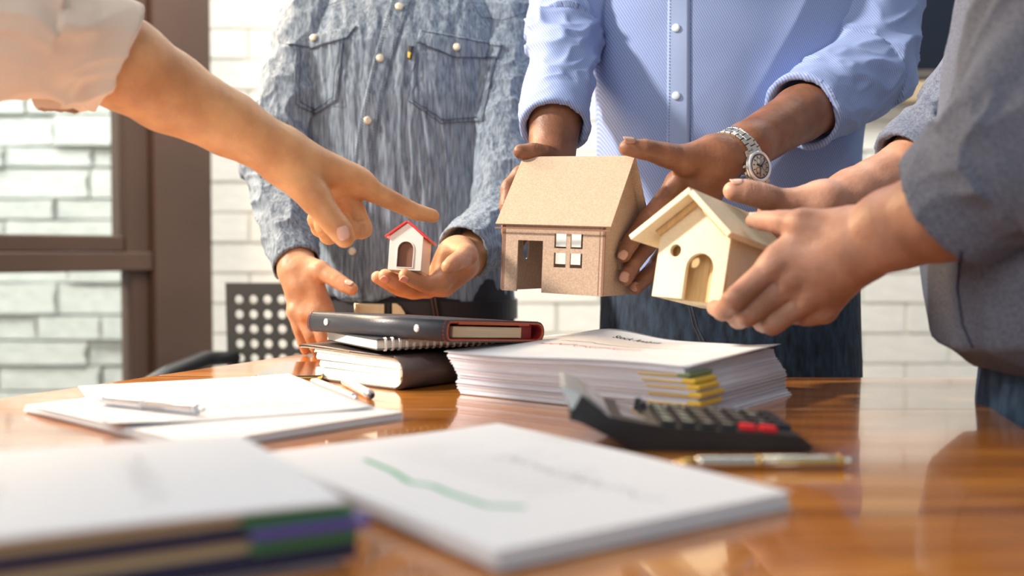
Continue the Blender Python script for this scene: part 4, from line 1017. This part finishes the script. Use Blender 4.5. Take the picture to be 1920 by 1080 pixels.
for s in (-1, 1):
    bm = bmesh.new(); Lr = math.hypot(a3-e3, w3/2)+.0065; add_box(bm, min(0,s*Lr), max(0,s*Lr), -.0035, d3+.006, 0, .0028); bevel(bm, .0006, 2)
    m = Matrix.Translation((-w3/2, 0, a3+.0004)) @ Matrix.Rotation(an3*s, 4, 'Y'); bmesh.ops.transform(bm, matrix=m, verts=bm.verts); bm_obj('roof_panel', bm, M['red_paint'], sh)

# ------------------------------------------------------------------ office chair behind the table
chair = empty('office_chair', (-.405, 2.32, 0), 'dark grey office chair with perforated plastic backrest behind the table', 'chair')
cw, chh = .52, .47; hl = []
for r in range(13):
    for c in range(15): hl.append(circ(-cw/2+.030+c*.0325, .030+r*.0335, .0100, 12))
o = link('backrest', poly_mesh('backrest', rect(-cw/2, cw/2, 0, chh), hl, .010, .002), M['chair_plastic'], chair)
o.matrix_local = Matrix.Translation((.02, 0, .366)) @ Matrix.Rotation(math.radians(-3), 4, 'Z') @ Matrix.Rotation(math.radians(3), 4, 'X') @ XZ
box_obj('seat', -.25, .25, -.40, .0, .42, .47, M['chair_plastic'], chair, .02)
tube_obj('backrest_support', [(0,.05,.44),(0,.08,.52),(.01,.06,.62)], .018, M['black_plastic'], chair)
for sx_ in (-1, 1):
    bm = bmesh.new(); tube_into(bm, [(sx_*.22,-.01,.665), (sx_*.26,-.10,.672), (sx_*.30,-.22,.655), (sx_*.33,-.34,.632)], [.014,.018,.018,.014], 10)
    ar = bm_obj('armrest', bm, M['black_plastic'], chair, True)
    tube_obj('armrest_support', [(sx_*.30,-.22,.65),(sx_*.31,-.22,.55),(sx_*.24,-.20,.44)], .012, M['steel_dark'], chair)
tube_obj('gas_column', [(0,-.18,.10),(0,-.18,.42)], .025, M['steel_dark'], chair, 14)
for k in range(5):
    a = 2*math.pi*k/5+.3; e = (.28*math.cos(a), -.18+.28*math.sin(a), .075)
    tube_obj('base_arm', [(0,-.18,.10), e], [.022,.014], M['black_plastic'], chair)
    bm = bmesh.new(); bmesh.ops.create_cone(bm, segments=16, radius1=.027, radius2=.027, depth=.04, cap_ends=True); bmesh.ops.transform(bm, matrix=Matrix.Translation((e[0],e[1],.0275)) @ Matrix.Rotation(a,4,'Z') @ Matrix.Rotation(math.pi/2,4,'X'), verts=bm.verts)
    bm_obj('caster', bm, M['black_plastic'], chair, True)

# ------------------------------------------------------------------ paper helpers
def local_frame(c, ux, z): return frame((c[0], c[1], z), (ux[0], ux[1], 0), (0,0,1))
def sheet(name, w, l, z, t, mat_, parent, curl=None, nu=14, nv=20, ox=0, oy=0, rot=0, smooth=False):
    """sheet occupying 0..w (x) 0..l (y) at height z, curl(u,v)->dz"""
    bm = bmesh.new(); G_ = []; cr, sr = math.cos(rot), math.sin(rot)
    for k, dz in ((0,0),(1,t)):
        rows = []
        for j in range(nv+1):
            row = []
            for i in range(nu+1):
                u, v = i/nu, j/nv; x, y = u*w, v*l; c = curl(u,v) if curl else 0
                x, y = x*cr-y*sr+ox, x*sr+y*cr+oy
                row.append(bm.verts.new((x, y, z+dz+c)))
            rows.append(row)
        G_.append(rows)
    a, b = G_
    for j in range(nv):
        for i in range(nu):
            bm.faces.new((b[j][i], b[j][i+1], b[j+1][i+1], b[j+1][i])); bm.faces.new((a[j][i], a[j+1][i], a[j+1][i+1], a[j][i+1]))
    for i in range(nu):
        bm.faces.new((a[0][i], a[0][i+1], b[0][i+1], b[0][i])); bm.faces.new((a[nv][i+1], a[nv][i], b[nv][i], b[nv][i+1]))
    for j in range(nv):
        bm.faces.new((a[j+1][0], a[j][0], b[j][0], b[j+1][0])); bm.faces.new((a[j][nu], a[j+1][nu], b[j+1][nu], b[j][nu]))
    return bm_obj(name, bm, M[mat_], parent, smooth)
def marks(name, parent, segs, mat_, zf, w=.0006):
    """thin printed strokes lying on a sheet; segs = list of (x0,y0,x1,y1), zf(x,y)->height"""
    bm = bmesh.new()
    for x0,y0,x1,y1 in segs:
        n = max(1, int(math.hypot(x1-x0,y1-y0)/.01)); d = Vector((x1-x0,y1-y0)); d.normalize(); nn = Vector((-d.y,d.x))*w/2
        for k in range(n):
            a = Vector((x0,y0)).lerp(Vector((x1,y1)), k/n); b = Vector((x0,y0)).lerp(Vector((x1,y1)), (k+1)/n)
            bm.faces.new([bm.verts.new((q.x, q.y, zf(q.x,q.y))) for q in (a-nn, b-nn, b+nn, a+nn)])
    o = bm_obj(name, bm, M[mat_], parent); o['kind'] = 'stuff'; return o
def scribble(x0, x1, y, n, amp, rnd):
    pts = [(x0+(x1-x0)*k/n, y+rnd.uniform(-amp, amp)) for k in range(n+1)]; return [(*a, *b) for a, b in zip(pts, pts[1:])]
R1 = random.Random(4)

# tall stack of documents with yellow binding tabs
u = Vector((-.80,.60)); v = Vector((.60,.80))                     # along the long side (to the left/back), along the short side (to the right/back)
st = empty('paper_stack', mtx=frame((.173,.920,.75), (u.x,u.y,0), (0,0,1)), label='tall stack of white documents with yellow and green binding tabs', cat='paper stack')
# local x = u (0..0.285), local y = z cross x -> pointing (-.6,-.8): use negative y for the short side
LS, SS, HS = .283, .207, .046
NL = 46; dz = HS/NL
for k in range(NL):
    z = k*dz; f = k/NL
    jx, jy = R1.uniform(-.0011,.0011), R1.uniform(-.0011,.0011)
    shx = .018*f + .003*math.sin(f*9)                                # lean of the stack
    wv = lambda uu, vv, f=f, ph=R1.random()*6: .0022*f*math.cos(uu*5.5-1.2) - .002*f*(vv-.5)
    sheet('paper_bundle', LS+R1.uniform(-.0006,.0012), SS+R1.uniform(-.0006,.0012), z, dz*R1.uniform(.74,.96), 'paper_edge', st, wv, 10, 5, jx+shx, -SS+jy)
def topcurl(uu, vv): return .0022*math.cos(uu*5.5-1.2)-.002*(vv-.5) + .014*math.exp(-((uu-.72)/.20)**2)*max(0,1-vv)**1.3 + .004*math.exp(-((uu-.35)/.1)**2)*(1-vv)*0 + .004*max(0,.12-uu)/.12*(1-vv)
tp = sheet('top_sheet', .292, .210, HS+.0012, .0004, 'paper', st, topcurl, 30, 22, .014, -.211, smooth=True)
tp2 = sheet('top_sheet', .290, .209, HS+.0004, .0004, 'paper', st, lambda a,b: topcurl(a,b)*.93, 24, 16, .017, -.208, .006, smooth=True)
def topz(x, y): return HS+.0018+topcurl((x-.014)/.292, (y+.211)/.210)+.0001
me = text_mesh('Stock Analysis', .0105, .00005)
for vtx in me.vertices: x, y = vtx.co.x, vtx.co.y; X_, Y_ = .165-x, -.168-y*2.0; vtx.co = (X_, Y_, topz(X_, Y_)+.0001)
link('heading', me, M['ink_black'], st)
marks('chart_line', st, scribble(.235, .03, -.118, 44, .0016, R1), 'ink_blue', topz, .0011)
marks('red_handwriting', st, scribble(.25, .20, -.095, 16, .005, R1)+scribble(.20,.115,-.090,34,.0035,R1)+[(.25,-.095,.12,-.098)], 'ink_red', topz, .0010)
marks('ruled_lines', st, [(.28,-.03-.012*k,.05,-.03-.012*k) for k in range(4)], 'ink_grey', topz, .0004)
for z, col, w in [(.0375,'olive',.046),(.0318,'yellow',.044),(.0265,'yellow',.040),(.0195,'yellow',.046),(.0115,'yellow',.044)]:
    f = z/HS; sx_ = .018*f+.003*math.sin(f*9); bm = bmesh.new(); add_box(bm, sx_-.0045, sx_+.009, -w+.000, .0025, z, z+.0046 if col=='yellow' else z+.004); bevel(bm, .0014, 2)
    bm_obj('binding_tab', bm, M[col], st)
    bm = bmesh.new(); add_box(bm, sx_+.009, sx_+.050, .0016, .0028, z+.0006, z+.0017); bm_obj('tab_end', bm, M['yellow'], st)

# ------------------------------------------------------------------ books left of it
def prism_obj(name, prof, length, mat_, parent, y0=0.0, smooth=False, bw=0):
    """profile in (x,z), extruded along y"""
    bm = bmesh.new(); f = [bm.verts.new((x, y0, z)) for x, z in prof]; b = [bm.verts.new((x, y0+length, z)) for x, z in prof]; n = len(prof)
    bm.faces.new(f); bm.faces.new(b[::-1])
    for k in range(n): bm.faces.new((f[k], b[k], b[(k+1)%n], f[(k+1)%n]))
    if bw: bmesh.ops.bevel(bm, geom=[e for e in bm.edges if abs(e.verts[0].co.y-e.verts[1].co.y) < 1e-6], offset=bw, segments=2, affect='EDGES')
    return bm_obj(name, bm, M[mat_], parent, smooth)
def shell(cl, th):
    """open centre line in (x,z) -> closed band profile of thickness th"""
    L_, R_ = [], []
    for i, p in enumerate(cl):
        a = Vector(cl[max(i-1,0)]); b = Vector(cl[min(i+1,len(cl)-1)]); d = (b-a).normalized(); n = Vector((-d.y, d.x))*th/2
        L_.append(tuple(Vector(p)+n)); R_.append(tuple(Vector(p)-n))
    return L_+R_[::-1]
# brown leather organiser: origin at near bottom corner of the spine, x towards the fore edge (left/back), y along the spine (right/back)
xo = Vector((-.75,.66,0)).normalized(); yo = Vector((.66,.75,0)).normalized()
ob = empty('leather_organiser', mtx=Matrix(((xo.x,yo.x,0,-.118),(xo.y,yo.y,0,1.112),(0,0,-0+1,.75),(0,0,0,1))), label='thick dark brown leather organiser, lowest in the pile of books', cat='book')
# note: x cross y points down for this pair; meshes are symmetric in construction so normals are recalculated
r_s = .0175
arc = [( .0175-.0175*math.cos(a)*1.0, .0185-.0175*math.sin(a)) for a in [math.pi*(.5-k/12) for k in range(13)]]
arc = [(.0150-.0150*math.cos(t_), .0190+.0175*math.sin(t_)) for t_ in [-math.pi/2+math.pi*k/12 for k in range(13)]]
clb = [(.178,.0022),(.12,.0016),(.05,.0015)]+arc+[(.05,.0372),(.09,.0380),(.135,.0400),(.175,.0405),(.186,.0395)]
prism_obj('cover', shell(clb, .0026), .20, 'brown_leather', ob, 0, True, .0006)
inner = [(x*.985+.0012, .019+(z-.019)*.90) for x, z in clb]
prism_obj('lining', shell(inner, .0010), .198, 'cream_page', ob, .0012, True)
for k, (z0, z1, xe) in enumerate([(.0045,.0150,.158),(.0152,.0225,.150),(.0230,.0305,.156),(.0308,.0335,.160)]):
    prism_obj('page_block', [(.010,z0),(xe,z0+.0008*k),(xe+.002,(z0+z1)/2),(xe,z1+.0010*k),(.010,z1)], .190, 'cream_page', ob, .004)
tube_obj('ring_fitting', [(.006,.004,.012),(.006,.19,.012)], .0035, M['gold'], ob)
bm = bmesh.new()
for zz, xs in ((.0360,1),(.0030,1)):
    for k in range(46): x = .02+k*.0034; tube_into(bm, [(x,-.0006,zz+(.0018 if zz>.03 and x>.09 else 0)),(x+.0018,-.0006,zz+(.0018 if zz>.03 and x>.09 else 0))], .0004, 4)
so = bm_obj('stitching', bm, M['tan_card'], ob); so['kind'] = 'stuff'
prism_obj('clasp_strap', shell([(.172,.0045),(.185,.0040),(.205,.0025),(.215,.0020)], .0028), .05, 'brown_leather', ob, .02, True, .0008)
# spiral notebook
xs_, ys_ = Vector((.85,.53,0)).normalized(), Vector((-.53,.85,0)).normalized()
nb = empty('spiral_notebook', mtx=Matrix(((xs_.x,ys_.x,0,-.146),(xs_.y,ys_.y,0,1.115),(0,0,1,.7945),(0,0,0,1))), label='thin spiral notebook with silver wire rings between the brown organiser and black binder', cat='notebook')
box_obj('page_block', .001, .205, .006, .150, .0015, .0105, M['cream_page'], nb)
box_obj('cover', 0, .207, .003, .152, .0107, .0125, M['black_leather'], nb, .0004); box_obj('cover', 0, .207, .003, .152, 0, .0013, M['steel_dark'], nb, .0004)
for k in range(23):
    x = .008+k*.0085; pts = [(x+.0012*math.sin(a/2), .004-.0055*math.cos(a), .0062+.0072*math.sin(a)) for a in [2*math.pi*j/14 for j in range(14)]]
    for q in (0, .0018):
        if q == 0: rg = tube_obj('wire_ring', pts, .00055, M['chrome'], nb, 6, True); mm = rg.data
        else: o = bpy.data.objects.new('wire_ring', mm); COL.objects.link(o); o.parent = nb; o.location = (q,0,0)
# black ring binder on top: origin near bottom corner, x along the spine (left/back), y along the short side (right/back)
xb, yb = Vector((-.75,.66,0)).normalized(), Vector((.66,.75,0)).normalized()
Mb = Matrix(((xb.x,yb.x,0,-.0695),(xb.y,yb.y,0,1.073),(0,0,1,.8072),(0,0,0,1)))
bb = empty('ring_binder', mtx=Mb @ Matrix.Rotation(math.radians(-3.8),4,'X'), label='black leather ring binder with red-orange edges, topmost of the pile of books', cat='binder')
def loopprof(w, h, r, n=8):
    pts = []
    for cx_, cz_, a0 in ((r*.55, r, math.pi), (r*.55,h-r,math.pi)): pass
    left = [(r*.6-r*.6*math.cos(a), h/2+(h/2)*math.sin(a)) for a in [-math.pi/2+math.pi*k/10 for k in range(11)]]
    right = [(w-h/2+ (h/2)*math.cos(a), h/2+(h/2)*math.sin(a)) for a in [math.pi/2-math.pi*k/10 for k in range(11)]]
    return left+right
Hb = .0238; prof = loopprof(.163, Hb, .010)
def band_yz(name, prof, th, x0, x1, mat_, par):
    """closed loop profile in (y,z) swept along x, as a wall of thickness th"""
    c = Vector((sum(p[0] for p in prof)/len(prof), sum(p[1] for p in prof)/len(prof))); bm = bmesh.new(); n = len(prof); R_ = []
    for x in (x0, x1):
        o_, i_ = [], []
        for k, p in enumerate(prof):
            a = Vector(prof[k-1]); b = Vector(prof[(k+1)%n]); d = (b-a).normalized(); nn = Vector((d.y,-d.x)); nn = nn if nn.dot(Vector(p)-c) < 0 else -nn
            q = Vector(p)+nn*th; o_.append(bm.verts.new((x, p[0], p[1]))); i_.append(bm.verts.new((x, q.x, q.y)))
        R_.append((o_, i_))
    (o0,i0),(o1,i1) = R_
    for k in range(n):
        j = (k+1)%n; bm.faces.new((o0[k],o0[j],o1[j],o1[k])); bm.faces.new((i0[k],i1[k],i1[j],i0[j])); bm.faces.new((o0[k],i0[k],i0[j],o0[j])); bm.faces.new((o1[k],o1[j],i1[j],i1[k]))
    return bm_obj(name, bm, M[mat_], par, False)
cvr = band_yz('cover', prof, .0016, .0008, .236, 'black_leather', bb); cvr.data.polygons.foreach_set('use_smooth', [len(p.vertices)==4 and abs(p.normal.x)<.5 for p in cvr.data.polygons])
pin = [(.0016+p[0]*(.1598/.163), .0016+p[1]*((Hb-.0032)/Hb)) for p in prof]
band_yz('lining', pin, .0012, .0004, .235, 'orange_leather', bb)
pin2 = [(.0028+p[0]*(.1574/.163), .0028+p[1]*((Hb-.0056)/Hb)) for p in prof]
band_yz('lining', pin2, .0010, .0030, .234, 'red_leather', bb)
box_obj('page_block', .004, .225, .014, .125, .0050, .0165, M['cream_page_y'], bb)
box_obj('inner_flap', .0015, .225, .020, .136, .0190, .0208, M['orange_leather'], bb, .0004); box_obj('inner_back', .010, .230, .128, .150, .004, .022, M['red_leather'], bb)
disc_on
for x in (.045, .200):
    bm = bmesh.new(); bmesh.ops.create_uvsphere(bm, u_segments=16, v_segments=10, radius=.0042); bmesh.ops.transform(bm, matrix=Matrix.Translation((x,-.0002,Hb*.52)) @ Matrix.Diagonal((1,.5,1,1)), verts=bm.verts)
    bm_obj('stud', bm, M['chrome'], bb, True)
bm = bmesh.new()
for x in (.0045, .2325):
    for k in range(9):
        a = -math.pi/2+math.pi*(k+.2)/9; b = a+.2; f = lambda t_: (x, .006-.0064*math.cos(t_), Hb/2+(Hb/2+.0003)*math.sin(t_))
        tube_into(bm, [f(a), f(b)], .0004, 4)
for k in range(40): y = .02+k*.0034; tube_into(bm, [(.0045,y,Hb+.0003),(.0045,y+.0018,Hb+.0003)], .0004, 4)
so = bm_obj('stitching', bm, M['thread_red'], bb); so['kind'] = 'stuff'

# phone
pn = T(476,711,.004); ph = empty('phone', mtx=frame((pn.x,pn.y,.75), (1,.02,0), (0,0,1)), label='dark glossy phone lying on the table left of the pile of books', cat='phone')
def slab(name, w, l, z0, z1, r, mat_, par, bev=.0008):
    pts = []
    for cx_, cy_, a0 in ((w-r,r,-90),(w-r,l-r,0),(r,l-r,90),(r,r,180)):
        pts += [(cx_+r*math.cos(math.radians(a0+90*k/5)), cy_+r*math.sin(math.radians(a0+90*k/5))) for k in range(6)]
    o = link(name, poly_mesh(name, pts, (), z1-z0, bev), M[mat_], par); o.location = (0,0,(z0+z1)/2); return o
slab('body', .078, .155, 0, .0068, .009, 'gold', ph); slab('screen', .0775, .1545, .0068, .0082, .009, 'phone_glass', ph, .0005)

# ------------------------------------------------------------------ pens
def pen(name, a, b, r, label, body='chrome', tipm='chrome', capm='ink_black', parts='click', group=None, z=0):
    a = Vector(a); b = Vector(b); L_ = (b-a).length; root = empty(name, mtx=frame(a, b-a, (0,0,1)), label=label, cat='pen', group=group)
    def lt(nm, prof, m_):
        bm = bmesh.new(); tube_into(bm, [(x,0,0) for x, q in prof], [q for x, q in prof], 16); return bm_obj(nm, bm, M[m_], root, True)
    lt('tip', [(0,.0006),(.004,.0012),(.005,r*.5),(.016,r*.85)], tipm)
    lt('barrel', [(.016,r*.88),(.02,r),(L_*.45,r),(L_*.452,r*.98)], body)
    lt('centre_ring', [(L_*.452,r*1.08),(L_*.475,r*1.08)], tipm)
    lt('cap', [(L_*.476,r*.99),(L_-.014,r*.99),(L_-.012,r*.85)], body)
    lt('end_ring', [(L_-.013,r*1.05),(L_-.009,r*1.05)], tipm)
    lt('button', [(L_-.009,r*.55),(L_-.001,r*.55),(L_,r*.4)], capm)
    bm = bmesh.new(); add_box(bm, L_*.55, L_-.011, -.0013, .0013, r+.0004, r+.0014); add_box(bm, L_-.014, L_-.011, -.0013, .0013, r*.6, r+.0010); bmesh.ops.transform(bm, matrix=Matrix.Rotation(1.3,4,'X'), verts=bm.verts); bm_obj('clip', bm, M[tipm], root)
    return root
def tz(px, py, h): p = T(px, py, h); return p
pen('pen', tz(583,713,.0052), tz(668,748,.0052), .0048, 'silver pen with metal push button, the nearer of two beside the books', capm='chrome')
pen('pen', tz(640,711,.0052), tz(698,742,.0052), .0050, 'silver pen with black push button, the farther of two beside the books')
pen('pen', tz(1262,868,.0050), tz(1604,865,.0050), .0045, 'gold-trimmed silver pen lying on the bare table in front of the calculator', body='steel', tipm='gold', capm='steel')

# ------------------------------------------------------------------ left papers
uL, vL = Vector((-.745,.667)), Vector((.667,.745))
N0 = Vector((-.239,.766))
def stk(name, origin, ux, label, cat): return empty(name, mtx=frame((origin[0],origin[1],.75), (ux[0],ux[1],0), (0,0,1)), label=label, cat=cat)
# local x along vL (short side), y = z cross x = 90deg left of vL -> uL direction
lp = stk('document', N0, vL, 'thin bundle of white sheets at the left, underneath the loose sheet', 'document')
for k in range(8): sheet('page', .21+R1.uniform(-.001,.001), .297+R1.uniform(-.001,.001), .0003+k*.00085, .0007, 'paper', lp, lambda a,b: .0006*math.sin(3*a), 4, 4, R1.uniform(-.0015,.0015), R1.uniform(-.0015,.0015), R1.uniform(-.004,.004))
ls = stk('loose_sheet', Vector((-.328,.829)), Vector((.888,.46)), 'loose white sheet with faint printed table under a pen at the left', 'paper sheet')
def lc(a, b): return .0078+.004*max(0,(.25-b)/.25)**2*max(0,1-a*3)+.0015*max(0,(a-.8)/.2)
sheet('page', .228, .297, .0002, .0004, 'paper', ls, lc, 20, 24, smooth=True)
zf = lambda x, y: lc(x/.228, y/.297)+.0008
marks('printed_table', ls, [(.11+.0*k,.055+.0095*k,.19,.055+.0095*k) for k in range(7)]+[(.11+.016*k,.055,.11+.016*k,.112) for k in range(6)]+[(.03,.20,.045,.20),(.03,.21,.045,.21),(.03,.20,.03,.21),(.045,.20,.045,.21)], 'ink_grey', zf, .0007)
marks('handwriting', ls, scribble(.05,.115,.014,12,.003,R1), 'ink_black', zf, .0010)
pen('pen', tz(176,748,.0135), tz(384,769,.0135), .0048, 'silver and clear pen lying on the loose sheet at the left', body='chrome', capm='chrome')

# ------------------------------------------------------------------ sheets in the middle foreground
mc = Vector((-.0104,.655)); du, dv = Vector((.59,-.807)), Vector((.807,.59))
mo = mc-du*.1485-dv*.105
# x along du, y = z cross x -> dv? (rotate du by +90deg = (.807,.59)) yes
mp_ = stk('document', mo, du, 'bundle of white pages with a green line chart, centre foreground', 'document')
def mcurl(a, b): return .0015*math.sin(a*3)+.004*max(0,b-.6)**2*4*max(0,.4-a)+.0025*(1-b)*max(0,a-.5)
for k in range(9): sheet('page', .297+R1.uniform(-.001,.001), .21+R1.uniform(-.001,.001), .0004+k*.0011, .0009, 'paper', mp_, mcurl, 14, 8, R1.uniform(-.0012,.0012), R1.uniform(-.0012,.0012))
zf2 = lambda x, y: .0104+mcurl(x/.297, y/.21)
marks('green_chart_line', mp_, [(.070,.052,.115,.048),(.115,.048,.150,.040),(.150,.040,.165,.046),(.165,.046,.190,.044),(.19,.044,.225,.045),(.225,.045,.240,.060)], 'ink_green', zf2, .0042)
marks('printed_lines', mp_, [(.05+.013*k,.075,.05+.013*k,.075+R1.uniform(.03,.10)) for k in range(14)], 'ink_grey', zf2, .0006)
marks('printed_chart', mp_, scribble(.12,.27,.13,30,.007,R1), 'ink_grey', zf2, .0010)
# coloured dividers at its left edge
for k, (c_, w_) in enumerate([('olive',.10),('purple_card',.12),('navy_card',.14)]): box_obj('divider', .002+k*.012, .06+k*.03, -.006, .04, .0104-.0028*(k+1), .0110-.0028*(k+1), M[c_], mp_)

# ------------------------------------------------------------------ pile of files in the left foreground
Rn = Vector((-.079,.488)); pd_, qd_ = Vector((-.49,.872)), Vector((-.89,-.456))
# x along pd_ ; y = rotate +90 = (-.872,-.49)
fo = stk('file_stack', Rn, pd_, 'pile of papers with green, purple and navy dividers in the left foreground', 'paper stack')
lay = [('paper',0,.0038,.004,.002,.297),('navy_card',.0040,.0118,-.002,-.004,.300),('green_card',.0122,.0182,-.003,-.004,.046),('tan_card',.0122,.0185,.003,.046,.297),
       ('purple_card',.0188,.0235,-.005,-.010,.047),('navy_card',.0188,.0250,.001,.047,.298),('green_card',.0240,.0288,-.001,-.003,.050),('tan_card',.0254,.0300,.003,.050,.297)]
for c_, z0, z1, inx, iny, iy1 in lay:
    box_obj('divider' if c_ != 'paper' else 'page_block', inx, .205, iny, iy1, z0, z1, M[c_], fo, .0005)
def fcurl(a, b): return .0012*math.sin(a*3)+.0022*math.sin(b*3.1)-.0008*max(0,(.14-a)/.14)
for k in range(2): sheet('page', .20+R1.uniform(-.001,.001), .297, .0302+k*.0013, .0011, 'paper', fo, fcurl, 14, 16, .001-.002*(k>0), .002+R1.uniform(-.001,.001))
zf3 = lambda x, y: .0329+fcurl(x/.20, y/.297)
marks('printed_chart', fo, scribble(.03,.15,.08,14,.010,R1)+scribble(.04,.16,.15,14,.008,R1), 'ink_grey', zf3, .0009)
bm = bmesh.new(); add_box(bm, .004, .0115, .066, .074, .0235, .031); bevel(bm,.001); bm_obj('sleeve_corner', bm, M['silver_plastic'], fo)

# ------------------------------------------------------------------ calculator
k_ = .775/1920
def cz(px, py): return ((px-1051)*k_, .9-(py-476)*k_-.75)
body_p = [cz(1068,790), cz(1110,803), cz(1190,847.5), cz(1515,847.5), cz(1524,838), cz(1500,819), cz(1400,812), cz(1254,803), cz(1148,785), cz(1071,771)]
ca = empty('calculator', mtx=frame(P(1051,845,.775).xy.to_3d()+Vector((0,0,.75)), (1,-.03,0), (0,0,1)), label='black desk calculator with tilted display and two red keys', cat='calculator')
sub = [(x, z+.0006) for x, z in body_p]
prism_obj('body', sub, .108, 'black_plastic', ca, 0, False, .0012)
prism_obj('display_housing', [cz(1071,771.5),cz(1052,728),cz(1060,727),cz(1091,740),cz(1148,785)], .104, 'silver_plastic', ca, .002, False, .0008)
prism_obj('housing_side', [cz(1074,771),cz(1091,741),cz(1147,785)], .0016, 'black_plastic', ca, .0002)
a_, b_ = Vector(cz(1093,741)), Vector(cz(1146,783)); dd = (b_-a_).normalized(); nn = Vector((-dd.y, dd.x)); nn = nn if nn.y > 0 else -nn
prism_obj('screen', [tuple(a_+nn*.0004+dd*.004), tuple(b_+nn*.0004-dd*.004), tuple(b_+nn*.0012-dd*.004), tuple(a_+nn*.0012+dd*.004)], .094, 'lcd', ca, .007)
def topzc(x):
    pts = [cz(1148,785), cz(1254,803), cz(1400,812), cz(1500,819)]
    for p, q in zip(pts, pts[1:]):
        if x <= q[0] or q is pts[-1]: t_ = (x-p[0])/(q[0]-p[0]); return p[1]+(q[1]-p[1])*t_+.0006, math.atan2(q[1]-p[1], q[0]-p[0])
prism_obj('solar_panel', [cz(1170,787.5),cz(1215,795),cz(1215,793.5),cz(1170,786)], .085, 'phone_glass', ca, .012)
labels = [['MC','MR','M-','M+','OFF'],['%','√','►','MU','GT'],['7','8','9','÷','+/-'],['4','5','6','×','C'],['1','2','3','-','='],['0','00','.','+','='],['','','','','']]
bm = bmesh.new(); add_box(bm, -.0062,.0062,-.0080,.0080,0,.0046); bmesh.ops.bevel(bm, geom=list(bm.edges), offset=.0012, segments=2, affect='EDGES'); key_me = bpy.data.meshes.new('key'); bm.to_mesh(key_me); bm.free(); key_me.materials.append(M['key_plastic'])
key_red = key_me.copy(); key_red.materials.clear(); key_red.materials.append(M['red_key'])
for i in range(7):
    for j in range(5):
        x = .083+i*.0153; y = .0145+j*.0198; z, an = topzc(x)
        red = (j == 0 and i in (4, 5))
        if i == 6 and j == 0: continue
        o = bpy.data.objects.new('key', key_red if red else key_me); COL.objects.link(o); o.parent = ca; o.location = (x, y, z-.0006); o.rotation_euler = (0, -an, 0)
        lab = labels[i][4-j] if i < 6 else ''
        if lab and not red:
            me = text_mesh(lab, .0078, .0001); t_ = link('key_label', me, M['key_print'], o); t_.location = (0,0,.0047); t_.rotation_euler = (0,0,math.pi/2)
# two small slide switches at the top corner
for x, y in ((.080-.012, .098),(.080-.010,.080)): z, an = topzc(x); box_obj('switch', x-.003, x+.003, y-.003, y+.003, z-.001, z+.006, M['ink_black'], ca, .001)
